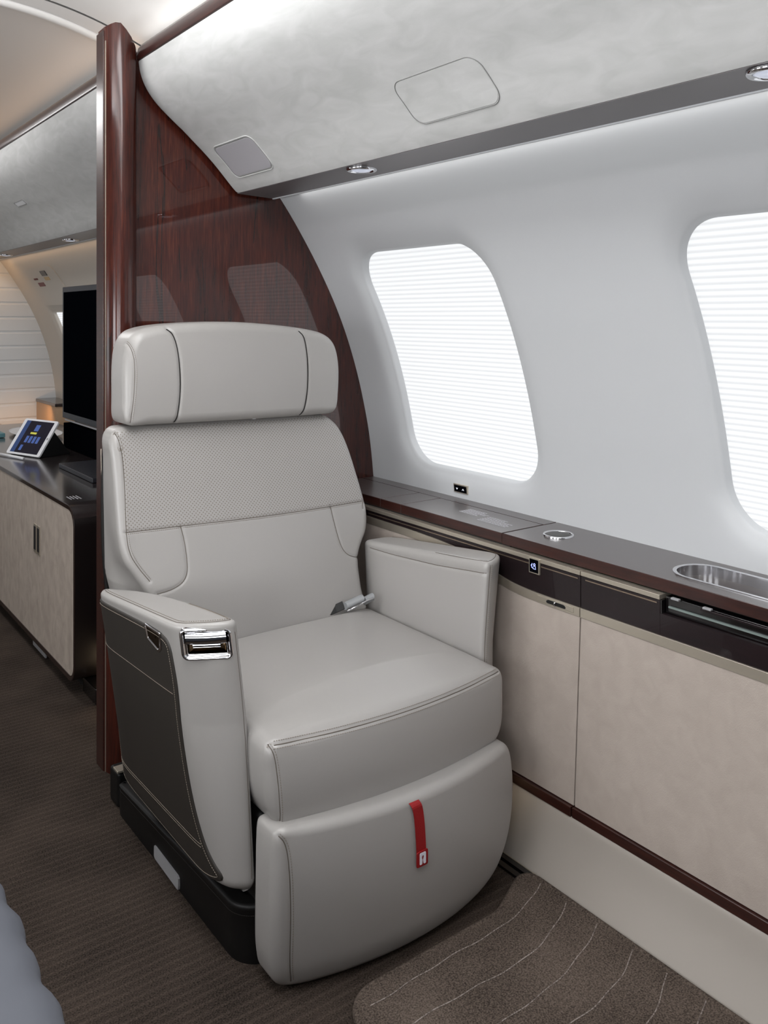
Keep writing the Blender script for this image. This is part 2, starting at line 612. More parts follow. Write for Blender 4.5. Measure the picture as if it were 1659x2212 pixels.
# ---- soft pad: outline in (u, w) plane lofted along depth v; v = front(u, w)
def pad(outline, front, depth, r, step=.0027, rb=None, side=8, **kw):
    P, nu, nv = quad_ring(outline, step)
    Nn = normals2(P)
    for _ in range(4):
        Nn = (np.roll(Nn, 1, 0) + np.roll(Nn, -1, 0) + Nn) / 3
    Nn /= np.linalg.norm(Nn, axis=1)[:, None]
    rb = r if rb is None else rb
    rb = min(rb, .012) if rb < .012 else rb
    c = P.mean(0)
    # local rounding radius never larger than the outline's own corner radius
    a_, b_ = P - np.roll(P, 2, 0), np.roll(P, -2, 0) - P
    turn = np.abs(np.arctan2(a_[:, 0] * b_[:, 1] - a_[:, 1] * b_[:, 0], (a_ * b_).sum(1)))
    Rl = (np.linalg.norm(a_, axis=1) + np.linalg.norm(b_, axis=1)) / 2 / np.maximum(turn, 1e-4)
    rl = np.minimum(r, .8 * Rl)
    wn_ = int(r / step) + 2
    rl = np.min([np.roll(rl, k) for k in range(-wn_, wn_ + 1)], axis=0)
    for _ in range(wn_ * 3):
        rl = (np.roll(rl, 1) + rl + np.roll(rl, -1)) / 3
    r0, r = r, rl
    r_ = r[:, None]
    Pi = P - Nn * r_
    rings = []
    f0 = front(P[:, 0], P[:, 1])
    for i in range(1, 9):
        a = i / 8 * math.pi / 2
        Q = P - Nn * r_ * (1 - math.sin(a))
        rings.append(np.c_[Q[:, 0], front(Q[:, 0], Q[:, 1]) + r * (1 - math.cos(a)), Q[:, 1]])
    yb = (f0 + depth) if np.isscalar(depth) else depth(P[:, 0], P[:, 1])
    ys = f0 + r
    ye = yb - rb
    for i in range(1, side + 1):
        t = i / side
        rings.append(np.c_[P[:, 0], ys + (ye - ys) * t, P[:, 1]])
    for i in range(1, 6):
        a = i / 5 * math.pi / 2
        Q = P - Nn * np.minimum(rb, r_) * (1 - math.cos(a))
        rings.append(np.c_[Q[:, 0], ye + rb * math.sin(a), Q[:, 1]])
    Q = c + (P - c) * .05
    rings.append(np.c_[Q[:, 0], rings[-1][:, 1].mean() + 0 * Q[:, 0], Q[:, 1]])
    return capped(Pi, nu, nv, lambda G: np.c_[G[:, 0], front(G[:, 0], G[:, 1]), G[:, 1]], rings)


def vnorm(V, F):
    F = np.array(F)
    n = np.cross(V[F[:, 2]] - V[F[:, 0]], V[F[:, 3]] - V[F[:, 1]])
    out = np.zeros_like(V)
    for k in range(4):
        np.add.at(out, F[:, k], n)
    out /= np.linalg.norm(out, axis=1)[:, None] + 1e-12
    c = V.mean(0)
    if np.sum((V - c) * out) < 0:
        out = -out
    return out


def cast(V, F, pts, d):
    """project points onto the mesh along d -> hits and normals (facing -d)"""
    t = BVHTree.FromPolygons([tuple(v) for v in V], F)
    d = Vector(d).normalized()
    H, Nn = [], []
    for p in pts:
        o = Vector(p) - d * 1.5
        h = t.ray_cast(o, d)
        if h[0] is None:
            h = t.find_nearest(Vector(p))
        n = h[1]
        if n.dot(d) > 0:
            n = -n
        H.append(np.array(h[0]))
        Nn.append(np.array(n))
    return np.array(H), np.array(Nn)


def groove(V, F, line, depth=.002, width=.004):
    L = resample(line, max(8, int(np.sum(np.linalg.norm(np.diff(line, axis=0), axis=1)) / .0015)), closed=False)
    lo, hi = L.min(0) - .02, L.max(0) + .02
    idx = np.where(np.all((V > lo) & (V < hi), axis=1))[0]
    Nn = vnorm(V, F)
    for ch in np.array_split(idx, max(1, len(idx) // 4000)):
        if len(ch) == 0:
            continue
        d = np.sqrt(((V[ch][:, None, :] - L[None]) ** 2).sum(2)).min(1)
        V[ch] -= Nn[ch] * (depth * np.exp(-(d / width) ** 2))[:, None]
    return V


def seam_line(pts2, mapper, n=80, smooth=2):
    P = np.array(chaikin(pts2, smooth, closed=False))
    P = resample(P, n, closed=False)
    return [mapper(p) for p in P]


def stitches(mb, H, Nn, off, pitch=.0045, length=.0028, r=.00055, lift=.0002):
    """dashes beside a seam; off shifts sideways on the surface"""
    H = np.array(H)
    d = np.r_[0, np.cumsum(np.linalg.norm(np.diff(H, axis=0), axis=1))]
    k = int(d[-1] / pitch)
    for i in range(k):
        q = []
        for s in (i * pitch, i * pitch + length):
            p = np.array([np.interp(s, d, H[:, j]) for j in range(3)])
            nn = np.array([np.interp(s, d, Nn[:, j]) for j in range(3)])
            s2 = min(s + .002, d[-1])
            s1 = max(s2 - .004, 0)
            t = np.array([np.interp(s2, d, H[:, j]) - np.interp(s1, d, H[:, j]) for j in range(3)])
            t /= np.linalg.norm(t) + 1e-9
            q.append(p + np.cross(nn, t) * off + nn * lift)
        mb.tube(q, r, 4)


def tubes_on(mb, H, Nn, r=.0008, lift=0.0, n=5):
    mb.tube([h + nn * lift for h, nn in zip(H, Nn)], r, n)


# ------------------------------------------------------------------ cabin shell
PZ = np.array([.50, .6, .68, .8, .88, 1.03, 1.18, 1.32, 1.46, 1.555, 1.66])
PX = np.array([1.678, 1.674, 1.668, 1.655, 1.640, 1.602, 1.548, 1.478, 1.392, 1.325, 1.24])


def wall_x(z):
    # smooth interpolation of the side wall section
    z = np.asarray(z, float)
    out = 0
    for dz in (-.06, -.03, 0, .03, .06):
        out = out + np.interp(z + dz, PZ, PX)
    return out / 5


def sidewall(name, y0, y1, wins, mirror, m):
    """wins: list of (ya, yb, za, zb). builds wall with window openings"""
    mb = MB()
    z0, z1 = .55, 1.64

    def P(y, z, off=0.0):
        x = float(wall_x(z)) + off
        return ((2 * XC - x) if mirror else x, y, z)
    cells = []
    ys = [y0]
    for wn in sorted(wins):
        a, b = wn[:2]
        ca, cb = max(ys[-1], a - .12), min(y1, b + .12)
        if ca > ys[-1] + 1e-6:
            cells.append((ys[-1], ca, None))
        cells.append((ca, cb, wn))
        ys.append(cb)
    if y1 > ys[-1] + 1e-6:
        cells.append((ys[-1], y1, None))
    for a, b, wn in cells:
        if wn is None:
            ny = max(1, int((b - a) / .1))
            rows = [[P(a + (b - a) * i / ny, z0 + (z1 - z0) * k / 60) for k in range(61)] for i in range(ny + 1)]
            mb.loft(rows, False, False, closed=False)
            continue
        ya, yb, za, zb = wn[:4]
        cr_ = wn[4] if len(wn) > 4 else .105
        cy, cz = (ya + yb) / 2, (za + zb) / 2
        n = 200
        inner = resample(rounded([(ya, za), (yb, za), (yb, zb), (ya, zb)], cr_, 12), n)
        # outer rectangle points at same angle-ish (project radially)
        outer = []
        for p in inner:
            dx, dz = (p[0] - cy) / (yb - ya), (p[1] - cz) / (zb - za)
            s = []
            if abs(dx) > 1e-9:
                s.append(((b if dx > 0 else a) - cy) / (p[0] - cy))
            if abs(dz) > 1e-9:
                s.append(((z1 if dz > 0 else z0) - cz) / (p[1] - cz))
            s = min(s)
            outer.append((cy + (p[0] - cy) * s, cz + (p[1] - cz) * s))
        # snap four nearest to the corners
        for c in ((a, z0), (b, z0), (b, z1), (a, z1)):
            k = min(range(n), key=lambda i: (outer[i][0] - c[0]) ** 2 + (outer[i][1] - c[1]) ** 2)
            outer[k] = c
        outer = np.array(outer)
        rings = []
        for t in (0, .0, .03, .07, .12, .2, .3, .42, .56, .7, .85, 1.0):
            Q = inner + (outer - inner) * t
            dist = np.linalg.norm(Q - inner, axis=1)
            o = .016 * np.exp(-(dist / .022) ** 1.5)
            rings.append([P(q[0], q[1], oo) for q, oo in zip(Q, o)])
        nn = normals2(inner)
        rings[0] = [P(q[0] - v[0] * .006, q[1] - v[1] * .006, .036) for q, v in zip(inner, nn)]
        rings.insert(1, [P(q[0] - v[0] * .003, q[1] - v[1] * .003, .020) for q, v in zip(inner, nn)])
        mb.loft(rings, False, False)
    return mb.build(name, m, smooth=True, kind='structure')


def shade(name, wn, mirror, m, zb_open=None):
    """pleated blind filling a window opening; flat outer frame as its parent"""
    ya, yb, za, zb = wn[:4]
    # window pane + frame as a structure, the blind as its part
    mb = MB()
    n = 150
    n_y = 2
    rows = []
    z = za - .02
    k = 0
    while z < zb + .02:
        off = .040 + (.0035 if k % 2 else 0)
        row = []
        for y in (ya - .02, yb + .02):
            x = float(wall_x(z)) + off
            row.append(((2 * XC - x) if mirror else x, y, z))
        rows.append(row)
        z += .00625
        k += 1
    mb.loft(rows, False, False, closed=False)
    return mb.build(name, m)


WINS = [(0.50, 1.05), (1.582, 2.13), (-.58, -.03)]
RW = [(a, b, .752, 1.393) for a, b in WINS]
wall_r = sidewall('wall_right', -1.3, 2.33, RW, False, M['wall'])
idx = 0


def window_frame(name, wn, mirror):
    ya, yb, za, zb = wn[:4]
    mb = MB()
    inner = resample(rounded([(ya, za), (yb, za), (yb, zb), (ya, zb)], wn[4] if len(wn) > 4 else .105, 12), 120)
    rings = []
    nn = normals2(inner)
    for gi, off in ((-.004, .046), (.012, .046), (.012, .052), (-.004, .052), (-.004, .046)):
        r = []
        for q, v in zip(inner, nn):
            y, z = q[0] + v[0] * gi, q[1] + v[1] * gi
            x = float(wall_x(z)) + off
            r.append(((2 * XC - x) if mirror else x, y, z))
        rings.append(r)
    mb.loft(rings, False, False)
    return mb.build(name, M['light_trim'], smooth=False, kind='structure')


def window(i, wn, mirror, m):
    fr = window_frame('window_%d' % i, wn, mirror)
    sh = shade('pleated_shade', wn, mirror, m)
    sh.parent = fr
    return fr


window(1, RW[1], False, M['shade'])
window(2, RW[0], False, M['shade'])
window(3, RW[2], False, M['shade'])
# far zone right side wall
FAR_Y = 5.9
far_wins = [(3.2, 3.75, .752, 1.393), (4.90, 5.50, .752, 1.235, .02)]
sidewall('wall_right', 2.37, FAR_Y, far_wins, False, M['wall_far'])
window(4, far_wins[0], False, M['shade'])
window(5, far_wins[1], False, M['shade'])
# opposite side wall with its windows
LW = [(-.58, -.03, .752, 1.393), (.50, 1.05, .752, 1.393), (1.582, 2.13, .752, 1.393), (3.3, 3.85, .752, 1.393), (4.4, 4.95, .752, 1.393)]
sidewall('wall_left', -1.3, FAR_Y, LW, True, M['wall'])
for i, wn in enumerate(LW):
    window(6 + i, wn, True, M['shade'])
# lower part of the opposite wall
MB().box(2 * XC - 1.70, 2 * XC - 1.40, -1.3, FAR_Y, 0, .60).build('wall_left', M['suede'], kind='structure', bevel=.01)

# floor
MB().box(-1.1, 1.9, -1.3, FAR_Y + .1, -.05, 0).build('floor', M['carpet'], kind='structure')

# ceiling: arched panels, a transverse band, then the far vault


def arch(y0, y1, dz, name, m, lip=False):
    mb = MB()
    xs = np.linspace(-1, 1, 61)

    def z(t):
        ax = abs(t) * .72
        return 2.085 - .10 * (ax / .45) ** 2.6 * .6 if ax < .45 else 2.085 - .06 - (ax - .45) * .42

    ys = [y0, y1]
    if lip:
        ys = [y0, y0 + .004, y0 + .012, y0 + .024, y0 + .04, y0 + .08, y0 + .16, y0 + .3, y0 + .6, y1]
        dzs = [.04, -.004, -.012, -.014, -.010, .006, .025, .04, .05, .05]
    else:
        dzs = [0, 0]
    rows = [[(XC + t * .72, y, z(t) + dz + q) for t in xs] for y, q in zip(ys, dzs)]
    mb.loft(rows, False, False, closed=False)
    return mb.build(name, m, smooth=True, kind='structure')


arch(-1.3, 2.475, 0, 'ceiling', M['ceiling'])
arch(2.480, 2.560, -.003, 'ceiling', M['ceiling'])
arch(2.565, FAR_Y, 0, 'ceiling', M['ceiling'], lip=True)
MB().box(-1.1, 1.9, -1.3, FAR_Y, 2.16, 2.2).build('ceiling', M['ceiling'], kind='structure')

# valance section (x, z); face from bottom outer edge up to the rail
VAL = [(1.163, 1.560), (1.150, 1.572), (1.083, 1.645), (1.012, 1.703), (.955, 1.750), (.910, 1.790), (.884, 1.825), (.870, 1.86), (.866, 1.890)]


def valance(name, y0, y1, mirror, kind_m, ro=.006):
    face = chaikin(VAL, 2, closed=False)
    sec = [np.array((1.30, 1.575)), np.array((1.168, 1.5605))] + face + [np.array((.874, 1.893)), np.array((1.0, 1.89)), np.array((1.3, 1.66))]
    sec = np.array(sec)
    c = sec.mean(0)
    rings = []
    for y, ins in ((y0, .006), (y0 + .003, .002), (y0 + .008, 0), (y1 - .008, 0), (y1 - .003, .002), (y1, .006)):
        d = c - sec
        d /= np.linalg.norm(d, axis=1)[:, None]
        q = sec + d * ins
        rings.append([((2 * XC - a) if mirror else a, y, b) for a, b in q])
    return MB().loft(rings).build(name, kind_m, smooth=False)


def smooth_by_angle(o, deg=30):
    me = o.data
    me.polygons.foreach_set('use_smooth', [True] * len(me.polygons))
    bm = bmesh.new()
    bm.from_mesh(me)
    for e in bm.edges:
        if len(e.link_faces) == 2 and e.calc_face_angle(0) > math.radians(deg):
            e.smooth = False
    bm.to_mesh(me)
    bm.free()


def valance_set(y0, y1, mirror, first, lab):
    sgn = (lambda a: 2 * XC - a) if mirror else (lambda a: a)
    v = valance('overhead_valance', y0, y1, mirror, M['valance'])
    smooth_by_angle(v)
    tag(v, lab, 'overhead panel')

    def strip(name, sec, m, bev=.0):
        mb = MB().loft([[(sgn(a), y, b) for a, b in sec] for y in (y0, y1)])
        o = mb.build(name, m, v, bevel=bev)
        return o
    v.location = (0, 0, 0)
    strip('wood_rail', [(.864, 1.893), (.862, 1.905), (.866, 1.925), (.878, 1.940), (.888, 1.943), (.896, 1.935), (.896, 1.893)], M['edge_wood'], .002)
    strip('soffit_panel', [(1.163, 1.5585), (1.278, 1.5535), (1.278, 1.5735), (1.175, 1.573)], M['soffit'])
    strip('edge_trim', [(1.279, 1.551), (1.286, 1.551), (1.288, 1.556), (1.286, 1.574), (1.279, 1.574)], M['light_trim'], .001)
    return v


val_near = valance_set(-1.3, 2.296, False, True, 'pale grey fabric overhead valance with wood rail above the seat and windows')
val_far = valance_set(2.37, FAR_Y, False, False, 'grey fabric overhead valance of the cabin zone beyond the wooden partition')
val_opp = valance_set(-1.3, FAR_Y, True, False, 'pale grey fabric overhead valance along the opposite side wall')


# rounded-rectangle panels on the valance face (y range, along-face range)
FACE = np.array(chaikin(VAL, 2, closed=False))
FD = np.r_[0, np.cumsum(np.linalg.norm(np.diff(FACE, axis=0), axis=1))]


def face_pt(y, s, out=0.0):
    x = np.interp(s, FD, FACE[:, 0])
    z = np.interp(s, FD, FACE[:, 1])
    x2 = np.interp(s + .004, FD, FACE[:, 0])
    z2 = np.interp(s + .004, FD, FACE[:, 1])
    x1 = np.interp(s - .004, FD, FACE[:, 0])
    z1 = np.interp(s - .004, FD, FACE[:, 1])
    t = np.array((x2 - x1, z2 - z1))
    t /= np.linalg.norm(t)
    n = np.array((-t[1], t[0]))
    if n[0] > 0:
        n = -n
    return (x + n[0] * out, y, z + n[1] * out)


def s_of_z(z):
    return float(np.interp(z, FACE[:, 1], FD))


def face_panel(name, parent, y0, y1, za, zb, r, m, rim, out=.0012):
    sa, sb = s_of_z(za), s_of_z(zb)
    P = resample(rounded([(y0, sa), (y1, sa), (y1, sb), (y0, sb)], r, 8), 120)
    Nn = normals2(P)
    c = P.mean(0)
    mb = MB()
    rings = [[face_pt(*q, .0) for q in P], [face_pt(*(q - v * .001), out) for q, v in zip(P, Nn)]]
    for s in (.97, .7, .4, .1):
        rings.append([face_pt(*(c + (q - c) * s), out) for q in P])
    mb.loft(rings, False, True)
    o = mb.build(name, m, parent, smooth=False)
    MB().tube([face_pt(*(q + v * .002), .0004) for q, v in zip(P, Nn)], .0009, 6, closed=True).build('panel_gap', M['groove'], o, smooth=True)
    if rim:
        MB().tube([face_pt(*(q + v * rim), .0006) for q, v in zip(P, Nn)], .0016, 6, closed=True).build('surround', M['valance'], o, smooth=True)
    return o


face_panel('access_hatch', val_near, 1.160, 1.408, 1.596, 1.668, .028, M['valance'], 0, .0008)
sp = face_panel('speaker_cover', val_near, 2.020, 2.229, 1.596, 1.666, .018, M['speaker_cloth'], .006)
sp['label'] = 'grey cloth speaker cover'
ps = face_panel('small_sticker', val_far, 4.03, 4.17, 1.700, 1.714, .002, M['light_trim'], 0, .0005)


def downlight(parent, x, y, lab=None):
    z = 1.5575 - (x - 1.163) * .043
    mb = MB()
    prof = [(.037, .0015), (.037, -.0030), (.034, -.0052), (.029, -.0046), (.0265, -.001), (.0265, .0015)]
    mb.loft([[(x + r * math.cos(a), y + r * math.sin(a), z + h) for a in np.linspace(0, 2 * math.pi, 48, endpoint=False)] for r, h in prof], False, False)
    o = mb.build('downlight_ring', M['chrome'], parent, smooth=True)
    mb = MB()
    mb.loft([[(x + r * math.cos(a), y + r * math.sin(a), z + h) for a in np.linspace(0, 2 * math.pi, 48, endpoint=False)] for r, h in
             ((.0265, .001), (.026, -.002), (.018, -.0055), (.008, -.0068), (.001, -.007))], False, True)
    mb.build('lens', M['downlight_lens'], o, smooth=True)


for y in (.685, 1.725):
    downlight(val_near, 1.205, y)
for y in (4.09, 5.30):
    downlight(val_far, 1.225, y)

# end wall of the far zone: cream boarded panel
mb = MB()
z = .0
k = 0
prof = []
while z < 2.0:
    prof += [(FAR_Y - .012, z + .004), (FAR_Y - .016, z + .010), (FAR_Y - .016, z + .082), (FAR_Y - .012, z + .088)]
    z += .092
mb.loft([[(x, y, zz) for y, zz in prof] for x in (-.7, 1.72)], False, False, closed=False)
mb.build('wall_back', mat('cream_board', rgb(226, 230, 233), .6), kind='structure')
MB().box(-1.1, 1.9, FAR_Y, FAR_Y + .05, 0, 2.16).build('wall_back', M['wall'], kind='structure')

# ------------------------------------------------------------------ wooden partition
part = thing('wood_partition', (1.1, 2.33, 0), 'glossy dark walnut partition with rounded post behind the grey seat', 'partition')
zs = np.linspace(.0, 1.62, 50)
edge = [(float(wall_x(z)) if z > .6 else 1.66, z) for z in zs]
outl = [(.8665, 0)] + [(1.66, 0.0)] + edge[2:] + [(1.24, 1.66), (1.2, 1.80), (1.0, 1.87), (.90, 1.91), (.8665, 1.925)]
mb = MB().loft([[(x, y, z) for x, z in outl] for y in (2.320, 2.350)])
mb.build('veneer_panel', M['walnut'], part)
# post in plan (x, y)
plan = rounded([(.778, 2.352), (.776, 2.296), (.7785, 2.293)], [0, .002, 0], 3) + \
    [np.array(p) for p in ((.780, 2.284), (.784, 2.270), (.792, 2.259), (.804, 2.252), (.818, 2.251), (.834, 2.257), (.850, 2.272), (.860, 2.290), (.8655, 2.310), (.8655, 2.352))]


def topz(x, y):
    return float(np.interp(x, [.77, .80, .85, .87], [1.965, 1.975, 1.925, 1.915]))


mb = MB()
mb.loft([[(p[0], p[1], 0) for p in plan], [(p[0], p[1], topz(*p)) for p in plan]])
pst = mb.build('post', M['walnut_post'], part)
smooth_by_angle(pst, 35)
mb = MB().box(.7725, .7785, 2.298, 2.352, 0, 1.958)
mb.build('edge_strip', M['edge_wood'], part, bevel=.0015)
MB().box(.7765, .7790, 2.2925, 2.2965, 0, 1.93).build('metal_inlay', M['nickel'], part)

# ------------------------------------------------------------------ side ledge
ledge = thing('side_ledge', (1.47, .5, 0), 'long dark wood side ledge with suede panels running under the windows', 'side ledge')


def slab(name, x0, x1, y0, y1, m=None, z0=.655, z1=.680, parent=ledge, bev=.0018):
    """worktop piece: satin top and a red-brown front edge"""
    mb = MB().box(x0, x1, y0, y1, z0, z1)
    o = mb.build(name, None, parent, bevel=bev, mats=[M['top_wood'], M['edge_wood']])
    for p in o.data.polygons:
        if p.normal.x < -.9 or abs(p.normal.y) > .9:
            p.material_index = 1
    return o


XF, XB = 1.478, 1.685
G = .0012
slab('worktop', 1.6225, XB, 1.5255, 2.318, bev=0)
slab('worktop', XF, 1.621, 1.926, 2.0215)
lid1 = slab('storage_lid', XF, 1.621, 1.5275, 1.9240)
lid2 = slab('storage_lid', XF, 1.621, 2.0235, 2.318)
lid1['label'] = 'storage lid with small printed notice'
# black seams between pieces
MB().box(XF + .002, XB, 1.50, 2.318, .650, .6785).build('seam_backing', M['gap'], ledge)
# worktop with the tray opening
ty0, ty1, tx0, tx1 = .44, 1.098, 1.519, 1.632
inner = resample(rounded([(tx0, ty0), (tx1, ty0), (tx1, ty1), (tx0, ty1)], .0555, 16), 160)
cx_, cy_ = (tx0 + tx1) / 2, (ty0 + ty1) / 2
a0, a1, b0, b1 = XF, XB, .30, 1.5255
outer = []
for p in inner:
    s = []
    if abs(p[0] - cx_) > 1e-9:
        s.append(((a1 if p[0] > cx_ else a0) - cx_) / (p[0] - cx_))
    if abs(p[1] - cy_) > 1e-9:
        s.append(((b1 if p[1] > cy_ else b0) - cy_) / (p[1] - cy_))
    s = min(s)
    outer.append((cx_ + (p[0] - cx_) * s, cy_ + (p[1] - cy_) * s))
for c in ((a0, b0), (a1, b0), (a1, b1), (a0, b1)):
    k = min(range(160), key=lambda i: (outer[i][0] - c[0]) ** 2 + (outer[i][1] - c[1]) ** 2)
    outer[k] = c
mb = MB()
mb.loft([[(p[0], p[1], .655) for p in outer], [(p[0], p[1], .6785) for p in outer],
         [(p[0] + (q[0] - p[0]) * .01, p[1] + (q[1] - p[1]) * .01, .680) for p, q in zip(outer, inner)],
         [(p[0], p[1], .680) for p in inner]], False, False)
wt = mb.build('worktop', None, ledge, mats=[M['top_wood'], M['edge_wood']])
for p in wt.data.polygons:
    if abs(p.normal.z) < .5:
        p.material_index = 1
slab('worktop', XF, XB, -1.3, .300, bev=0)
nn = normals2(inner)
mb = MB()
rings = []
for g, z in ((.004, .6795), (.0045, .6825), (.001, .6835), (-.0035, .682), (-.004, .660)):
    rings.append([(p[0] + v[0] * g, p[1] + v[1] * g, z) for p, v in zip(inner, nn)])
mb.loft(rings, False, False)
tr = mb.build('recessed_tray', M['chrome'], ledge, smooth=False)
smooth_by_angle(tr, 50)
MB().loft([[(p[0], p[1], .655) for p in inner], [(p[0], p[1], .661) for p in inner]]).build('tray_bottom', M['top_wood'], tr)
# speaker grille in the ledge
gx, gy = 1.5685, 1.428


def disc(rz, cx, cy, n=56):
    return [[(cx + r * math.cos(a), cy + r * math.sin(a), z) for a in np.linspace(0, 2 * math.pi, n, endpoint=False)] for r, z in rz]


gr = MB().loft(disc([(.0365, .680), (.0365, .6835), (.0350, .6850), (.0325, .6848), (.0315, .682)], gx, gy), False, False).build('round_grille', M['chrome'], ledge, smooth=True)
MB().loft(disc([(.0318, .6815), (.029, .6835), (.018, .6850), (.001, .6853)], gx, gy), False, True).build('mesh_cover', M['grille'], gr, smooth=True)

# small print on the lid (two blocks of tiny lines)


def print_block(parent, x0, y0, rows, z=.6803, dx=.0075, maxl=.09):
    mb = MB()
    r2 = random.Random(3)
    for i in range(rows):
        L = maxl * r2.uniform(.55, 1)
        y = y0
        x = x0 - i * dx
        while y > y0 - L:
            wl = r2.uniform(.004, .010)
            mb.box(x - .0017, x + .0017, y - wl, y, z, z + .0002)
            y -= wl + .0022
    return mb.build('printed_notice', M['label_print'], parent)


print_block(lid1, 1.590, 1.765, 6, dx=.0075, maxl=.095)
print_block(lid1, 1.568, 1.665, 6, dx=.0085, maxl=.10)

# body below the worktop
XG = 1.463
MB().box(1.50, 1.68, -1.3, 2.318, .0, .650).build('carcass', M['black'], ledge)
# metal bar right under the worktop
MB().box(1.4615, 1.50, 1.2690, 2.30, .6415, .6515).build('metal_bar', M['nickel'], ledge, bevel=.001)
MB().box(1.4615, 1.50, 1.066, 1.2670, .6415, .6515).build('metal_bar', M['nickel'], ledge, bevel=.001)


def zcurve(y):
    return float(np.interp(y, [0, 1.40, 1.455, 1.50, 1.55, 1.60, 1.66, 1.75, 1.85, 2.3], [.572, .572, .5745, .580, .592, .605, .616, .622, .6245, .6255]))


def sz(y):
    return np.mean([zcurve(y + d) for d in (-.03, -.015, 0, .015, .03)])


def curvepanel(name, y0, y1, zt, zb, x0, x1, m, parent=ledge, smooth=False, slope=0.0, bev=0):
    ys = np.linspace(y0, y1, max(2, int((y1 - y0) / .012)))
    rows = []
    for y in ys:
        t, b = zt(y), zb(y)
        k = lambda z: (t - z) * slope
        rows.append([(x0 - k(t), y, t), (x1, y, t), (x1, y, b), (x0 - k(b), y, b)])
    o = MB().loft(rows).build(name, m, parent, bevel=bev)
    return o


curvepanel('gloss_panel', 1.2690, 2.30, lambda y: .6405, lambda y: sz(y) + .0005, XG, 1.50, M['gloss_dark'])
curvepanel('gloss_panel', 1.066, 1.2670, lambda y: .6405, lambda y: sz(y) + .0005, XG, 1.50, M['gloss_dark'])
g3 = curvepanel('gloss_panel', .0, 1.0655, lambda y: .6150, lambda y: sz(y) + .0005, XG, 1.50, M['gloss_dark'])
MB().box(XG, 1.50, -1.3, -.001, .5725, .6405).build('gloss_panel', M['gloss_dark'], ledge)
# recessed table slot at the near end
MB().box(1.475, 1.50, .0, 1.062, .6155, .648).build('table_slot', M['black_gloss'], ledge, bevel=.002)
MB().box(1.4705, 1.476, .0, 1.052, .628, .6315).build('inlay_strip', M['inlay_glass'], ledge)
MB().box(1.4685, 1.48, .0, .98, .6425, .6470).build('table_edge', M['gloss_dark'], ledge, bevel=.001)
MB().box(1.4640, 1.476, 1.0625, 1.0655, .6150, .6415).build('slot_end', M['black_gloss'], ledge)
for y in (1.035, .965):
    MB().box(1.466, 1.474, y - .009, y + .009, .6475, .6515).build('guide_clip', M['steel_plate'], ledge, bevel=.001)
# thin inlay strips
MB().box(XG - .0008, XG + .001, 1.2755, 1.384, .6325, .6350).build('inlay_strip', M['inlay'], ledge)
MB().box(XG - .0008, XG + .001, 1.4195, 2.06, .6325, .6350).build('inlay_strip', M['inlay'], ledge)
MB().box(XG - .0008, XG + .001, 1.073, 1.2545, .6335, .6360).build('inlay_strip', M['inlay'], ledge)
# nickel band following the curve
curvepanel('metal_band', 1.2690, 2.30, lambda y: sz(y), lambda y: sz(y) - .020, XG - .003, 1.50, M['nickel'], bev=.0006)
curvepanel('metal_band', -1.3, 1.2670, lambda y: sz(y), lambda y: sz(y) - .020, XG - .003, 1.50, M['nickel'], bev=.0006)
# latch cut-out in the band
lt = MB().box(XG - .0042, XG - .002, 1.285, 1.3925, .5565, .5690).build('latch_plate', M['nickel'], ledge, bevel=.001)
pts = resample(rounded([(1.300, .5585), (1.375, .5585), (1.358, .5665), (1.312, .5665)], [.003, .003, .004, .004], 4), 40)
MB().loft([[(XG - .0046, a, b) for a, b in pts], [(XG - .002, a, b) for a, b in pts]]).build('latch_opening', M['black'], lt)
MB().tube([(XG - .006, 1.336, .5580), (XG - .0085, 1.337, .561), (XG - .0085, 1.337, .565), (XG - .005, 1.336, .5675)], .0022, 8).build('latch_lever', M['chrome'], lt, smooth=True)
# suede panels
curvepanel('suede_panel', 1.2695, 2.30, lambda y: sz(y) - .020, lambda y: .150, XG - .001, 1.50, M['suede'], slope=.05, bev=.0012)
curvepanel('suede_panel', .25, 1.2665, lambda y: sz(y) - .020, lambda y: .150, XG - .001, 1.50, M['suede'], slope=.05, bev=.0012)
curvepanel('suede_panel', -1.3, .247, lambda y: sz(y) - .020, lambda y: .150, XG - .001, 1.50, M['suede'], slope=.05, bev=.0012)
# lower wood rail
MB().box(1.434, 1.50, 1.2720, 2.30, .127, .1485).build('lower_rail', M['edge_wood'], ledge, bevel=.0015)
MB().box(1.436, 1.50, -1.3, 1.2695, .127, .1485).build('lower_rail', M['edge_wood'], ledge, bevel=.0015)
# icon button
ib = MB().box(1.4585, 1.466, 1.3855, 1.4180, .6145, .6500).build('call_button', M['nickel'], ledge, bevel=.001)
MB().box(1.4578, 1.460, 1.3885, 1.4150, .6175, .6470).build('button_face', M['screen_black'], ib)


def icon(parent, cy, cz, x, s=.0085):
    mb = MB()

    def arc(c, r, a0, a1, n=14):
        return [(x, cy + s * (c[0] + r * math.cos(math.radians(a))), cz + s * (c[1] + r * math.sin(math.radians(a)))) for a in np.linspace(a0, a1, n)]
    # seen from the aisle, +y runs to the left
    mb.tube(arc((-.25, .42), .30, 0, 360, 18), .0006, 5)
    mb.tube([(x, cy + s * a, cz + s * b) for a, b in ((-.05, .12), (-.6, -.05), (-.7, -.75), (.25, -.75), (.2, -.1))], .0006, 5)
    mb.tube([(x, cy + s * a, cz + s * b) for a, b in ((.85, .25), (.75, -.45), (.25, -.6))], .0006, 5)
    mb.tube([(x, cy + s * a, cz + s * b) for a, b in ((.6, .65), (.6, .1), (1.05, .05))], .0006, 5)
    mb.build('icon', M['icon_glow'], parent)


icon(ib, 1.4018, .6322, 1.4576)

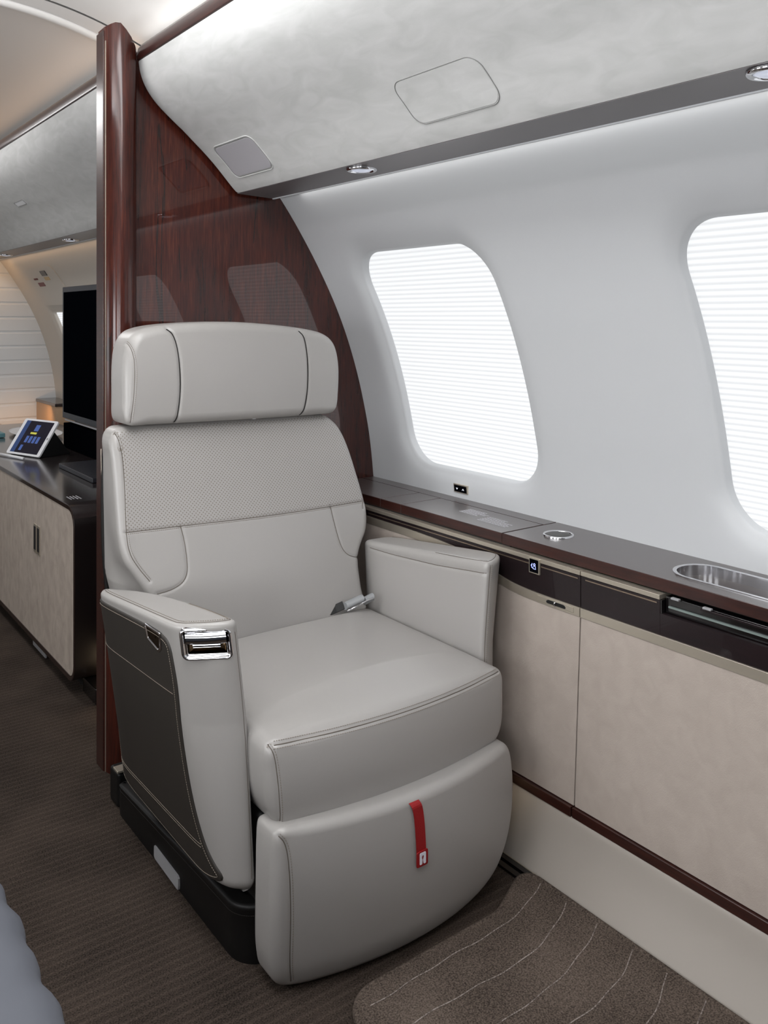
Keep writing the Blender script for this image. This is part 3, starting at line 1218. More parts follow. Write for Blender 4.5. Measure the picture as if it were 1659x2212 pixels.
# skirting panel below
sec = [(1.50, .1265), (1.437, .1265), (1.4345, .122), (1.430, .105), (1.420, .075), (1.402, .042), (1.385, .018), (1.372, .002), (1.50, .0)]
o = MB().loft([[(a, y, b) for a, b in chaikin(sec[1:-1], 1, False)] + [(1.50, y, 0), (1.50, y, .1265)] for y in (-1.3, 2.318)]).build('baseboard_right', M['kick'], kind='structure')
smooth_by_angle(o, 40)
# seat track cover by the seat
trk = MB().box(1.352, 1.366, 1.30, 2.2, .0, .010).box(1.334, 1.352, 1.30, 2.2, 0, .006).build('floor_track', M['black_gloss'], bevel=.001)
tag(trk, 'black metal floor track along the skirting beside the seat base', 'floor track')
MB().box(1.3655, 1.3675, 1.30, 2.2, .009, .0115).build('bright_edge', M['nickel'], trk)

# shade switch on the side wall
sw = MB()


def wx(z):
    return float(wall_x(z))


def wallbox(y0, y1, z0, z1, o0, o1):
    v = []
    for o_ in (o0, o1):
        for (y, z) in ((y0, z0), (y1, z0), (y1, z1), (y0, z1)):
            v.append((wx(z) - o_, y, z))
    return v, [(0, 1, 2, 3), (7, 6, 5, 4), (0, 4, 5, 1), (1, 5, 6, 2), (2, 6, 7, 3), (3, 7, 4, 0)]


v, f = wallbox(1.8555, 1.9140, .6955, .7200, -.004, .0035)
sw = obj('shade_switch', v, f, M['nickel'], bevel=.0008)
tag(sw, 'small black window shade switch with two arrows below the first window', 'switch')
v, f = wallbox(1.8590, 1.9105, .6985, .7170, .003, .0045)
obj('switch_face', v, f, M['screen_black'], sw)
for (yc, sgn) in ((1.8975, -1), (1.8720, 1)):
    P = [(wx(.7075) - .0052, yc + .0032, .7075 - .002 * sgn), (wx(.7075) - .0052, yc, .7075 + .002 * sgn), (wx(.7075) - .0052, yc - .0032, .7075 - .002 * sgn)]
    MB().tube(P, .0007, 5).build('arrow', M['icon_white'], sw)

# ------------------------------------------------------------------ the seat
SXC = 1.045
seat = thing('cabin_seat', (SXC, 1.75, 0), 'grey leather cabin seat with headrest standing before the wooden partition', 'seat')

# --- backrest
BY = lambda z: 1.86 + (z - .42) * .35
bo_r = [(1.285, .936), (1.318, .922), (1.346, .893), (1.364, .840), (1.376, .760), (1.383, .700), (1.385, .665), (1.372, .620), (1.345, .590), (1.325, .560), (1.320, .500), (1.320, .405)]
bo_l = [(.762, .405), (.755, .520), (.742, .575), (.722, .610), (.702, .640), (.696, .690), (.699, .760), (.703, .860), (.700, .905), (.712, .932), (.735, .940)]
outl = chaikin([(1.04, .941)] + bo_r + [(1.04, .400)] + bo_l, 2)
bulge = lambda x, z: -.012 * np.clip(1 - ((x - 1.035) / .33) ** 2, 0, 1) - .012 * np.exp(-((z - .60) / .12) ** 2) * np.clip(1 - ((x - 1.035) / .30) ** 2, 0, 1)
backf = lambda x, z: BY(z) + bulge(x, z)
V, F = pad(outl, backf, lambda x, z: BY(z) * 0 + 2.088 + (z - .42) * .055, .020, step=.0026, rb=.02)
toY = (0, 1, 0)
t_ = np.clip((V[:, 1] - backf(V[:, 0], V[:, 2]) - .02) / .12, 0, 1)
t_ = t_ * t_ * (3 - 2 * t_)
wl = np.clip((.93 - V[:, 2]) / .06, 0, 1) * np.clip((.80 - V[:, 0]) / .06, 0, 1)
V[:, 0] += (.708 - V[:, 0]) * t_ * wl * (V[:, 1] < 2.095 + (V[:, 2] - .42) * .055)
side_up = [(.709, .936), (.722, .905), (.725, .858), (.717, .757), (.712, .707), (.713, .663), (.731, .628), (.752, .598)]
hs = [(.711, .707), (.855, .706), (1.00, .7025), (1.16, .6995), (1.384, .697)]
inL = [(.840, .706), (.844, .669), (.843, .63), (.840, .605), (.828, .586), (.800, .574), (.765, .570)]
inR = [(1.261, .699), (1.264, .643), (1.270, .600), (1.284, .577), (1.31, .565), (1.340, .560)]
lines = []
for ln in (side_up, hs, inL, inR):
    pts = [(p[0], 1.9, p[1]) for p in resample(chaikin(ln, 2, False), 90, False)]
    H_, N_ = cast(V, F, pts, toY)
    lines.append((H_, N_))
for (H_, N_), dep in zip(lines, (.0022, .0022, .0022, .0022)):
    V = groove(V, F, H_, dep, .0038)
Fa = np.array(F)
fc = V[Fa].mean(1)
hz = np.interp(fc[:, 0], [p[0] for p in hs], [p[1] for p in hs])
sx = np.interp(fc[:, 2], [p[1] for p in side_up][::-1], [p[0] for p in side_up][::-1])
fm = ((fc[:, 2] > hz) & (fc[:, 0] > sx) & (fc[:, 2] < .93) & (fc[:, 0] < 1.372) & (fc[:, 1] < BY(fc[:, 2]) + .012)).astype(int)
back = obj('backrest', V, F, None, seat, smooth=True, mats=[M['leather'], M['perforated']], fmat=fm)
mb, ms = MB(), MB()
for i, (H_, N_) in enumerate(lines):
    tubes_on(mb, H_ - N_ * .0018, N_, .0009)
stitches(ms, lines[0][0], lines[0][1], .0045)
stitches(ms, lines[1][0], lines[1][1], -.004)
mb.build('seam', M['leather_seam'], back)
ms.build('stitching', M['stitch'], back)
# dark rear shell with bright edge
sh_o = [(x + (.004 if x > SXC else -.010) * 0 + (x - SXC) * .015, z) for x, z in bo_r + [(1.04, .400)] + bo_l[1:4] + [(.690, .62), (.684, .70), (.684, .80), (.690, .90)]]
sh_o = [(1.385, .55), (1.392, .70), (1.375, .84), (1.35, .90), (1.30, .935), (.76, .935), (.715, .92), (.692, .90), (.686, .80), (.684, .66), (.688, .60), (.70, .45), (1.36, .45)]
sh_o = [(SXC + (a - SXC) * .950, b - .01) for a, b in sh_o]
V2, F2 = pad(chaikin(sh_o, 2), lambda x, z: x * 0 + 2.084 + (z - .42) * .055, .012, .005, step=.01)
shell = obj('rear_shell', V2, F2, M['black_leather'], seat, smooth=True)
P = [(.7065, 2.091 + (z - .42) * .055, z) for z in np.linspace(.60, .88, 20)]
MB().tube(P, .0010, 6).build('metal_edge', M['nickel'], shell, smooth=True)

# --- headrest
ho = [(.728, .960), (.729, 1.01), (.730, 1.075), (.737, 1.128), (.757, 1.163), (.790, 1.176), (.850, 1.184), (.95, 1.1885), (1.032, 1.188), (1.13, 1.181), (1.215, 1.172), (1.284, 1.160), (1.318, 1.143), (1.335, 1.117),
      (1.342, 1.07), (1.338, 1.01), (1.331, .960), (1.318, .938), (1.29, .9345), (1.20, .936), (1.032, .9385), (.85, .941), (.765, .942), (.737, .943)]
HY = lambda z: 2.012 + (z - .94) * .10
hf = lambda x, z: HY(z) - .022 * np.clip(1 - ((x - 1.035) / .31) ** 2, 0, 1) - .007 * np.clip(1 - ((z - 1.06) / .12) ** 2, 0, 1)
V, F = pad(chaikin(ho, 2), hf, .112, .024, step=.0026, rb=.02)
s1 = [(.7435, 1.138), (.750, 1.118), (.754, 1.084), (.750, 1.019), (.740, .950)]
s2 = [(.836, 1.172), (.849, 1.160), (.858, 1.13), (.862, 1.08), (.861, 1.013), (.850, .943)]
s3 = [(1.208, 1.164), (1.221, 1.148), (1.226, 1.11), (1.226, 1.05), (1.219, .985), (1.204, .937)]
lines = []
for ln in (s1, s2, s3):
    pts = [(p[0], 2.0, p[1]) for p in resample(chaikin(ln, 2, False), 70, False)]
    lines.append(cast(V, F, pts, toY))
for i, (H_, N_) in enumerate(lines):
    V = groove(V, F, H_, .0016 if i == 0 else .0032, .0045)
head = obj('headrest', V, F, M['leather'], seat, smooth=True)
mb, ms, md = MB(), MB(), MB()
tubes_on(mb, lines[0][0] - lines[0][1] * .0014, lines[0][1], .0008)
stitches(ms, lines[0][0], lines[0][1], .0045)
for i in (1, 2):
    md = MB()
    tubes_on(md, lines[i][0] - lines[i][1] * .0024, lines[i][1], .0014)
    md.build('panel_gap', M['gap'], head)
mb.build('seam', M['leather_seam'], head)
ms.build('stitching', M['stitch'], head)
# guides between headrest and backrest
for hx in (.95, 1.08):
    MB().box(hx, hx + .03, 2.07, 2.09, .90, .96).build('headrest_post', M['black'], seat, bevel=.003)
MB().box(1.075, 1.085, 2.035, 2.04, .9335, .9405).build('headrest_clip', M['chrome'], seat)

# --- seat cushion (outline in x,z ; depth along y)
co = [(.768, .300), (.756, .330), (.752, .38), (.7525, .425), (.764, .448), (.80, .452), (.90, .456), (1.045, .460), (1.19, .456), (1.29, .452), (1.322, .446), (1.3345, .430), (1.338, .38), (1.335, .325), (1.318, .288), (1.28, .277),
      (1.18, .270), (1.045, .267), (.90, .272), (.80, .278), (.778, .284)]
cf = lambda x, z: 1.378 - .040 * np.clip(1 - ((x - 1.045) / .30) ** 2, 0, 1) - .010 * np.clip(1 - ((z - .36) / .09) ** 2, 0, 1)
V, F = pad(chaikin(co, 2), cf, .50, .026, step=.0026, rb=.02, side=130)
# crown of the top surface
yy = V[:, 1] - 1.36
top = np.clip((V[:, 2] - .42) / .03, 0, 1)
V[:, 2] += top * (.022 * np.clip(1 - ((V[:, 0] - 1.045) / .29) ** 2, 0, 1) * np.clip(yy / .12, 0, 1) * np.clip(1.3 - yy / .45, .1, 1) - .006)
mask = (V[:, 2] < .33) & (yy > .06)
V[mask, 2] += 0.0
# seams: upper front edge pair, side verticals
toU = (0, .75, -.66)
lt_pts = [(x, 1.345, .47) for x in np.linspace(.775, 1.322, 120)]


def front_edge(x):
    z = .437
    return (x, float(cf(np.array([x]), np.array([z]))[0]), z)


pts = [front_edge(x) for x in np.linspace(.768, 1.320, 130)]
Hf, Nf = cast(V, F, pts, (0, .95, -.31))
vs = [(.758, .440), (.766, .420), (.771, .37), (.775, .32), (.778, .290)]
pts = [(p[0], 1.38, p[1]) for p in resample(chaikin(vs, 2, False), 60, False)]
Hv, Nv = cast(V, F, pts, toY)
for L in (Hf, Hv):
    V = groove(V, F, L, .0022, .0036)
cush = obj('seat_cushion', V, F, M['leather'], seat, smooth=True)
mb, ms = MB(), MB()
tubes_on(mb, Hf - Nf * .0016, Nf, .0010)
tubes_on(mb, Hv - Nv * .0016, Nv, .0009)
for off in (.0065, -.0065):
    stitches(ms, Hf, Nf, off)
stitches(ms, Hv, Nv, .0045)
mb.build('seam', M['leather_seam'], cush)
ms.build('stitching', M['stitch'], cush)

# --- legrest
fo = [(.760, .298), (.752, .275), (.748, .20), (.747, .12), (.750, .060), (.762, .016), (.790, .002), (.88, .001), (1.045, .002), (1.16, .008), (1.245, .028), (1.295, .065), (1.326, .125), (1.337, .20), (1.335, .265), (1.318, .292),
      (1.28, .297), (1.045, .297), (.80, .298)]
ff = lambda x, z: 1.362 - .062 * np.clip(1 - ((x - 1.045) / .31) ** 2, 0, 1) - .016 * np.clip(1 - ((z - .17) / .16) ** 2, 0, 1) - .002 * np.clip((.24 - z) / .24, 0, 1) + .012 * np.clip((.06 - z) / .06, 0, 1) ** 2
V, F = pad(chaikin(fo, 2), ff, .075, .017, step=.0028, rb=.015)
vs = [(.762, .288), (.772, .275), (.7765, .24), (.7775, .15), (.778, .06), (.786, .022)]
pts = [(p[0], 1.38, p[1]) for p in resample(chaikin(vs, 2, False), 80, False)]
Hv, Nv = cast(V, F, pts, toY)
V = groove(V, F, Hv, .002, .0036)
leg = obj('legrest', V, F, M['leather'], seat, smooth=True)
footV, footF = V.copy(), F
mb, ms = MB(), MB()
tubes_on(mb, Hv - Nv * .0016, Nv, .0009)
stitches(ms, Hv, Nv, .0045)
mb.build('seam', M['leather_seam'], leg)
ms.build('stitching', M['stitch'], leg)
# dark structure behind legrest and under cushion
MB().box(.77, 1.32, 1.43, 2.05, .112, .285).build('seat_frame', M['black'], seat, bevel=.01)

# --- armrests
A_TOP = [(.635, 1.930), (.635, 1.75), (.635, 1.56), (.637, 1.507), (.662, 1.480), (.700, 1.452), (.733, 1.443), (.738, 1.475), (.738, 1.60), (.728, 1.73), (.712, 1.82), (.685, 1.89), (.658, 1.935)]
A_MID = [(.657, 1.945), (.657, 1.75), (.657, 1.56), (.659, 1.515), (.682, 1.482), (.718, 1.450), (.752, 1.438), (.757, 1.470), (.757, 1.60), (.757, 1.73), (.757, 1.82), (.745, 1.90), (.71, 1.950)]
A_BOT = [(.699, 1.965), (.699, 1.75), (.699, 1.56), (.700, 1.500), (.712, 1.455), (.735, 1.430), (.757, 1.422), (.765, 1.440), (.765, 1.60), (.765, 1.73), (.765, 1.82), (.76, 1.90), (.74, 1.965)]


NU, NV = 30, 110
CID = (3, 6, 12, 0)


def armloft(mx):
    T, Mi, Bo = [np.array(a) for a in (A_TOP, A_MID, A_BOT)]
    if mx:                      # the window-side arm runs straight back beside the backrest
        T[8:, 0] = (.735, .734, .733, .732, .720)
        T[10:, 1] = (1.84, 1.93, 1.945)

    def poly(z):
        if z >= .45:
            q = (z - .45) / (.63 - .45)
            P = Mi + (T - Mi) * q
        else:
            q = (z - .16) / (.45 - .16)
            P = Bo + (Mi - Bo) * q
        C = np.array(chaikin(P, 3))
        segs = []
        for k in range(4):          # fixed vertex indices as corners keep all levels aligned
            i, j = CID[k] * 8, CID[(k + 1) % 4] * 8
            if j <= i:
                j += len(C)
            segs.append(resample(C[np.arange(i, j + 1) % len(C)], (NU, NV, NU, NV)[k] + 1, False)[:-1])
        return np.vstack(segs)
    rings = []
    z0, z1, rt, rb = .150, .637, .013, .022

    def ztop(P, z):
        w_ = np.clip((z - .30) / .33, 0, 1)
        return z + w_ * (1.55 - P[:, 1]) * .105
    cbot = poly(z0)
    c = cbot.mean(0)
    tg = lambda P: np.stack([np.full(len(P), P[:, 0].mean()) + 0 * P[:, 0], np.clip(P[:, 1], P[:, 1].min() + .05, P[:, 1].max() - .05)], 1)
    for s in (.01, .3, .6, .85):
        P = poly(z0)
        Pi = P - normals2(P) * rb
        Q = tg(P) + (Pi - tg(P)) * s
        rings.append(np.c_[Q, np.full(len(Q), z0)])
    for i in range(6):
        a = i / 5 * math.pi / 2
        P = poly(z0 + rb * math.sin(a))
        Q = P - normals2(P) * rb * (1 - math.sin(a))
        rings.append(np.c_[Q, np.full(len(Q), z0 + rb * (1 - math.cos(a)))])
    for z in np.linspace(z0 + rb + .004, z1 - rt, 130):
        P = poly(z)
        rings.append(np.c_[P, ztop(P, np.full(len(P), z))])
    for i in range(1, 7):
        a = i / 6 * math.pi / 2
        z = z1 - rt + rt * math.sin(a)
        P = poly(min(z, .63))
        Q = P - normals2(P) * rt * (1 - math.cos(a))
        rings.append(np.c_[Q, ztop(Q, np.full(len(Q), z))])
    P = poly(.63)
    Pi = P - normals2(P) * rt
    rings = rings[4:][::-1]
    last = rings[-1]
    rings.append(np.c_[tg(last[:, :2]), last[:, 2]])
    V, F = capped(Pi, NU, NV, lambda G: np.c_[G, ztop(G, np.full(len(G), z1))], rings[1:])
    if mx:
        V[:, 0] = 2 * SXC - V[:, 0]
    return V, F


# aisle-side armrest
V, F = armloft(False)
armV0, armF0 = V.copy(), F
# seam around the top (slightly inside the rim)
T = resample(chaikin(np.array(A_TOP), 3), 300)
Ti = T - normals2(T) * .010
sel = [p for p in Ti if True]
i0 = min(range(300), key=lambda i: (Ti[i][0] - .66) ** 2 + (Ti[i][1] - 1.935) ** 2)
Ti = np.roll(Ti, -i0, 0)
if Ti[20][0] > .68:
    Ti = Ti[::-1]
Ti = Ti[4:210]
Hs, Ns = cast(V, F, [(p[0], p[1], .65) for p in Ti], (0, 0, -1))
V = groove(V, F, Hs, .0014, .0035)
# front vertical inner-edge seam
fe = [(.7330, .625), (.7400, .56), (.7480, .48), (.7520, .40), (.7550, .30), (.757, .22), (.756, .175)]
pts = [(p[0] - .004, 1.45, p[1]) for p in resample(chaikin(fe, 2, False), 90, False)]
He, Ne = cast(V, F, pts, toY)
V = groove(V, F, He, .0012, .003)
# recline handle set into the front face
A0 = np.array((.6435, 1.4945))
A1 = np.array((.7245, 1.4475))
ux = np.array([A1[0] - A0[0], A1[1] - A0[1], 0])
HW = np.linalg.norm(ux) / 2
ux /= np.linalg.norm(ux)
nz = np.array([ux[1], -ux[0], 0])          # outward (towards the camera)
if nz[1] > 0:
    nz = -nz
hc = np.array([(A0[0] + A1[0]) / 2, (A0[1] + A1[1]) / 2, .606])


def hp(a, b, o_):
    skew = b * .12
    return tuple(hc + ux * (a - skew) + np.array([0, 0, 1]) * b + nz * o_)


HH = .0295


def in_handle(c_):
    d_ = c_ - hc
    bb = d_[:, 2]
    aa = d_ @ ux + bb * .12
    return (np.abs(aa) < HW - .006) & (np.abs(bb) < HH - .006) & (np.abs(d_ @ nz) < .02)


fcs = V[np.array(F)].mean(1)
F = [f_ for f_, h_ in zip(F, in_handle(fcs)) if not h_]
arm = obj('armrest', V, F, M['leather'], seat, smooth=True)
mb, ms = MB(), MB()
tubes_on(mb, Hs - Ns * .001, Ns, .0008)
tubes_on(mb, He - Ne * .001, Ne, .0007)
stitches(ms, Hs, Ns, .0045)
mb.build('seam', M['leather_seam'], arm)
ms.build('stitching', M['stitch'], arm)


# conformal patch on the outer side: outline in (y,z)
def patch(Vs, Fs, outline, lift, step=.006):
    P, nu, nv = quad_ring(outline, step)
    Nn = normals2(P)
    t = BVHTree.FromPolygons([tuple(v) for v in Vs], Fs)

    def surf(q, off):
        h = t.ray_cast(Vector((-.3, q[0], q[1])), Vector((1, 0, 0)))
        if h[0] is None:
            h = t.find_nearest(Vector((.68, q[0], q[1])))
        return np.array(h[0]) - np.array((off, 0, 0))
    V_, F_ = capped(P - Nn * .002, nu, nv, lambda G: np.array([surf(q, lift) for q in G]),
                    [[surf(q, lift * .6) for q in P], [surf(q, -.003) for q in P]])
    return V_, F_, surf


po = [(1.950, .572), (1.938, .577), (1.766, .592), (1.634, .604), (1.560, .607), (1.533, .598), (1.527, .56), (1.523, .514), (1.530, .412), (1.523, .308), (1.502, .235), (1.480, .200), (1.455, .176), (1.47, .163), (1.55, .155), (1.75, .152), (1.945, .152), (1.958, .165), (1.958, .30), (1.956, .45)]
V2, F2, surf = patch(armV0, armF0, chaikin(po, 2), .0035)
dp = obj('side_panel', V2, F2, M['dark_leather'], arm, smooth=True, label='dark leather side panel')
ms = MB()
po2 = resample(chaikin(po, 2), 300)
inn = po2 - normals2(po2) * .008
Hp = np.array([surf(q, .0040) for q in inn])
Hp = np.vstack([Hp, Hp[:1]])
Np = np.tile(np.array([[-1., 0, 0]]), (len(Hp), 1))
stitches(ms, Hp, Np, 0, r=.0005)
for za, zb in ((.478, .500), (.205, .222), (.199, .216)):
    ln = [(1.945 - (1.945 - 1.535) * t, za + (zb - za) * t) for t in np.linspace(0, 1, 50)]
    if za < .3:
        ln = [(1.95 - (1.95 - 1.505) * t, za + (zb - za) * t) for t in np.linspace(0, 1, 50)]
    Hq = np.array([surf(q, .0040) for q in ln])
    stitches(ms, Hq, np.tile(np.array([[-1., 0, 0]]), (50, 1)), 0, r=.0005)
ms.build('stitching', M['stitch_light'], arm)

# side latch at the upper front of the dark panel
lo_ = resample(rounded([(1.643, .607), (1.565, .609), (1.568, .577), (1.583, .565), (1.636, .576)], [.004, .003, .005, .01, .008], 5), 90)
Pc = lo_
rings = [[surf(q, .0045) for q in Pc]]
Nn = normals2(Pc)
rings.append([surf(q, .0062) for q in Pc - Nn * .002])
rings.append([surf(q, .0060) for q in Pc - Nn * .0045])
rings.append([surf(q, .0040) for q in Pc - Nn * .0065])
MB().loft([list(map(tuple, r)) for r in rings], False, False).build('side_latch', M['chrome'], arm, smooth=True)
rings = [[tuple(surf(q, .0042)) for q in (Pc - Nn * .0065)], [tuple(surf(q, .0040)) for q in (Pc.mean(0) + (Pc - Pc.mean(0)) * .3)]]
MB().loft(rings, False, True).build('latch_paddle', M['bronze'], arm, smooth=True)

ol = resample(rounded([(-HW, -HH), (HW, -HH), (HW, HH), (-HW, HH)], .0125, 8), 120)
on = normals2(ol)
rings = []
for g, o_ in ((0.001, -.004), (0, .002), (-.002, .0052), (-.0045, .0055), (-.0065, .003), (-.0085, .0008), (-.0105, .0015), (-.012, -.002), (-.013, -.012)):
    q = ol + on * g
    rings.append([hp(a, b, o_) for a, b in q])
MB().loft(rings, False, False).build('handle_bezel', M['chrome'], arm, smooth=True)
q = ol + on * -.0125
c = q.mean(0)
MB().loft([[hp(a, b, -.003) for a, b in q], [hp(*(c + (p - c) * .9), -.009) for p in q], [hp(*(c + (p - c) * .5), -.0125) for p in q], [hp(*(c + (p - c) * .05), -.0130) for p in q]], False, True).build('handle_recess', M['bronze'], arm, smooth=True)
# lever: upper flap with finger lip
lw = HW - .0105
rings = []
for b, o_ in ((.0200, .000), (.0190, .0045), (.012, .0062), (.004, .0050), (.0015, .0040), (.0010, .001), (.006, -.002), (.0190, -.003)):
    rings.append([hp(a, b + (-.0012 * (1 - (a / lw) ** 2)), o_) for a in np.linspace(-lw, lw, 24)])
mb = MB().loft(rings, False, False, closed=False)
mb.loft([[hp(a, b, o_) for a in np.linspace(-lw * .68, lw * .68, 20)] for b, o_ in ((.002, .003), (-.002, .0055), (-.0050, .0045), (-.0055, .002), (.001, .000))], False, False, closed=False)
mb.build('handle_lever', M['chrome'], arm, smooth=True)

# window-side armrest
V, F = armloft(True)
mir = lambda p: (2 * SXC - p[0], p[1], p[2])
Hs2 = np.array([mir(h) for h in Hs])
Ns2 = np.array([mir(n) for n in Ns]) - np.array([2 * SXC, 0, 0])
V = groove(V, F, Hs2, .0012, .0035)
# horizontal seam on the inner face
ln = [(1.905, .583), (1.80, .588), (1.62, .602), (1.50, .617), (1.450, .622)]
pts = [(1.35, p[0], p[1]) for p in resample(ln, 60, False)]
Hh, Nh = cast(V, F, pts, (1, 0, 0))
V = groove(V, F, Hh, .0016, .0035)
fe2 = [(1.362, .640), (1.352, .56), (1.342, .48), (1.337, .40), (1.334, .30)]
pts = [(p[0] + .004, 1.45, p[1]) for p in resample(chaikin(fe2, 2, False), 80, False)]
He2, Ne2 = cast(V, F, pts, toY)
V = groove(V, F, He2, .0016, .0035)
arm2 = obj('armrest', V, F, M['leather'], seat, smooth=True)
mb, ms = MB(), MB()
tubes_on(mb, Hs2 - Ns2 * .001, Ns2, .0007)
tubes_on(mb, Hh - Nh * .0012, Nh, .0008)
tubes_on(mb, He2 - Ne2 * .001, Ne2, .0009)
stitches(ms, He2, Ne2, .0045)
mb.build('seam', M['leather_seam'], arm2)
ms.build('stitching', M['stitch'], arm2)

# --- base plinth
bp = rounded([(.738, 2.085), (.742, 1.435), (1.33, 1.435), (1.33, 2.085)], [.012, .062, .05, .012], 10)
bp = resample(bp, 200)
bn = normals2(bp)


def btop(p):
    return float(np.interp(p[1], [1.43, 1.5, 1.6, 2.1], [.112, .104, .100, .072]))


rings = [[(p[0] + v[0] * g, p[1] + v[1] * g, zf * btop(p)) for p, v in zip(bp, bn)] for g, zf in ((0, 0), (.001, .5), (0, .86), (.0015, .90), (.002, .95), (-.001, .985), (-.006, 1.0), (-.030, 1.0), (-.034, .93))]
base = MB().loft(rings, True, True).build('base_plinth', M['black_leather'], seat, smooth=False)
smooth_by_angle(base, 50)
ms = MB()
Hb = np.array([(p[0] + v[0] * .0006, p[1] + v[1] * .0006, .82 * btop(p)) for p, v in zip(bp, bn)])
ib_ = int(np.argmax(bp[:, 1] - bp[:, 0] * .5))
Hb = np.roll(Hb, -ib_, 0)
Nb = np.roll(np.c_[bn, np.zeros(len(bn))], -ib_, 0)
if Hb[10][0] > .76:
    Hb, Nb = Hb[::-1], Nb[::-1]
stitches(ms, Hb[:110], Nb[:110], 0, r=.0004)
ms.build('stitching', M['dark_leather'], base)
# name plate on the base
mb = MB()
pts = resample(rounded([(1.853, .008), (1.721, .004), (1.721, .032), (1.853, .036)], .004, 4), 40)
MB().loft([[(.7355, a, b) for a, b in pts], [(.745, a, b) for a, b in pts]]).build('blank_plate', M['steel_plate'], base)
# rear track foot
MB().box(.742, .80, 2.10, 2.16, .0, .085).build('rear_foot', M['black_leather'], seat, bevel=.008)
MB().box(.741, .80, 2.099, 2.13, .0865, .092).build('foot_trim', M['nickel'], seat, bevel=.001)

# --- lap belt in the corner
mb = MB()


def flat_strip(mb, pts, wdir, w_, t=.0015):
    rows = []
    wd = Vector(wdir).normalized()
    for i, p in enumerate(pts):
        p = Vector(p)
        rows.append([tuple(p - wd * w_ / 2), tuple(p + wd * w_ / 2), tuple(p + wd * w_ / 2 + Vector((0, -t * .5, t))), tuple(p - wd * w_ / 2 + Vector((0, -t * .5, t)))])
    mb.loft(rows)
    return mb


flat_strip(mb, [(1.19, 1.868, .4500), (1.22, 1.862, .4580), (1.24, 1.856, .4650)], (0, .5, .6), .020)
bl = mb.build('lap_belt', M['black_leather'], seat, smooth=False, label='grey lap belt with metal buckle')
mb = MB()
ring_c = [(1.240, 1.850, .4640), (1.262, 1.844, .4720), (1.284, 1.838, .4790)]
mb.loft([[(p[0] + 0.004 * math.sin(a) * .3, p[1] + .012 * math.cos(a), p[2] + .009 * math.sin(a)) for a in np.linspace(0, 2 * math.pi, 24, endpoint=False)] for p in ring_c])
mb.build('buckle_cover', M['belt'], bl, smooth=False)
smooth_by_angle(bl.children[-1], 40)
MB().tube([(1.238, 1.836, .456), (1.262, 1.830, .464), (1.290, 1.826, .474), (1.312, 1.824, .478)], .0022, 8).build('buckle_bar', M['chrome'], bl, smooth=True)
mb = MB()
mb.loft([[(p[0], p[1] + .010 * math.cos(a), p[2] + .010 * math.sin(a)) for a in np.linspace(0, 2 * math.pi, 20, endpoint=False)] for p in ((1.292, 1.838, .470), (1.315, 1.834, .478))])
mb.build('buckle_tongue', M['belt'], bl, smooth=False)

# --- red pull strap
t = BVHTree.FromPolygons([tuple(v) for v in footV], footF)


def foot_y(x, z):
    h = t.ray_cast(Vector((x, .5, z)), Vector((0, 1, 0)))
    return h[0].y if h[0] else 1.33


strap_pts = [(1.0160, 1.345, .2945), (1.020, 1.318, .2935), (1.0245, foot_y(1.025, .270) - .0035, .284), (1.0285, foot_y(1.03, .26) - .003, .268), (1.0305, foot_y(1.03, .24) - .0028, .245), (1.031, foot_y(1.03, .21) - .003, .215), (1.031, foot_y(1.03, .19) - .0035, .193)]
strap_pts = resample(chaikin([np.array(p) for p in strap_pts], 2, False), 40, False)
rows = []
for p in strap_pts:
    w_ = .0115
    rows.append([(p[0] - w_, p[1], p[2]), (p[0] + w_, p[1] + .0008, p[2] + .001), (p[0] + w_, p[1] - .0006, p[2] + .001), (p[0] - w_, p[1] - .0014, p[2])])
strap = MB().loft(rows).build('pull_strap', M['red_web'], seat, label='red webbing pull strap')
yt = foot_y(1.03, .18) - .006
pts = resample(rounded([(1.0185, .1690), (1.0455, .1690), (1.0455, .1985), (1.0185, .1975)], .003, 4), 40)
tagp = MB().loft([[(a, yt, b) for a, b in pts], [(a, yt + .0022, b) for a, b in pts]]).build('strap_end', M['red_web'], strap, bevel=.0005)
# white emblem: rounded block with a keyhole notch open at the bottom
em = [(1.0250, .1745), (1.0250, .1930), (1.0262, .1950), (1.0385, .1950), (1.0398, .1930), (1.0398, .1745), (1.0385, .1735), (1.0352, .1735), (1.0340, .1750), (1.0332, .1810), (1.0345, .1850), (1.0348, .1880), (1.0325, .1905),
      (1.0300, .1880), (1.0303, .1850), (1.0316, .1810), (1.0308, .1750), (1.0296, .1735), (1.0262, .1735)]
MB().loft([[(a, yt - .0008, b) for a, b in em], [(a, yt + .0005, b) for a, b in em]]).build('emblem', M['white_thread'], strap)

# ------------------------------------------------------------------ rug overlay
mb = MB()
ol = resample(rounded([(.835, -.3), (1.368, -.3), (1.368, 1.345), (1.315, 1.322), (1.22, 1.275), (.835, 1.272)], [.05, .01, .03, .03, .05, .075], 8), 260)
on = normals2(ol)
c = ol.mean(0)
tg = np.stack([np.full(260, 1.09), np.clip(ol[:, 1], 0, 1.0)], 1)
rings = [[(p[0], p[1], 0.0005) for p in ol], [(p[0] + v[0] * .002, p[1] + v[1] * .002, .006) for p, v in zip(ol, on)], [(p[0], p[1], .0115) for p in ol], [(p[0] - v[0] * .004, p[1] - v[1] * .004, .0140) for p, v in zip(ol, on)],
         [(p[0] - v[0] * .009, p[1] - v[1] * .009, .0140) for p, v in zip(ol, on)], [(p[0] - v[0] * .0115, p[1] - v[1] * .0115, .0122) for p, v in zip(ol, on)], [(p[0] - v[0] * .015, p[1] - v[1] * .015, .0126) for p, v in zip(ol, on)]]
for s in (.7, .4, .1):
    rings.append([tuple(q + ((p - v * .015) - q) * s) + (.0128,) for p, v, q in zip(ol, on, tg)])
mb.loft(rings, True, True)
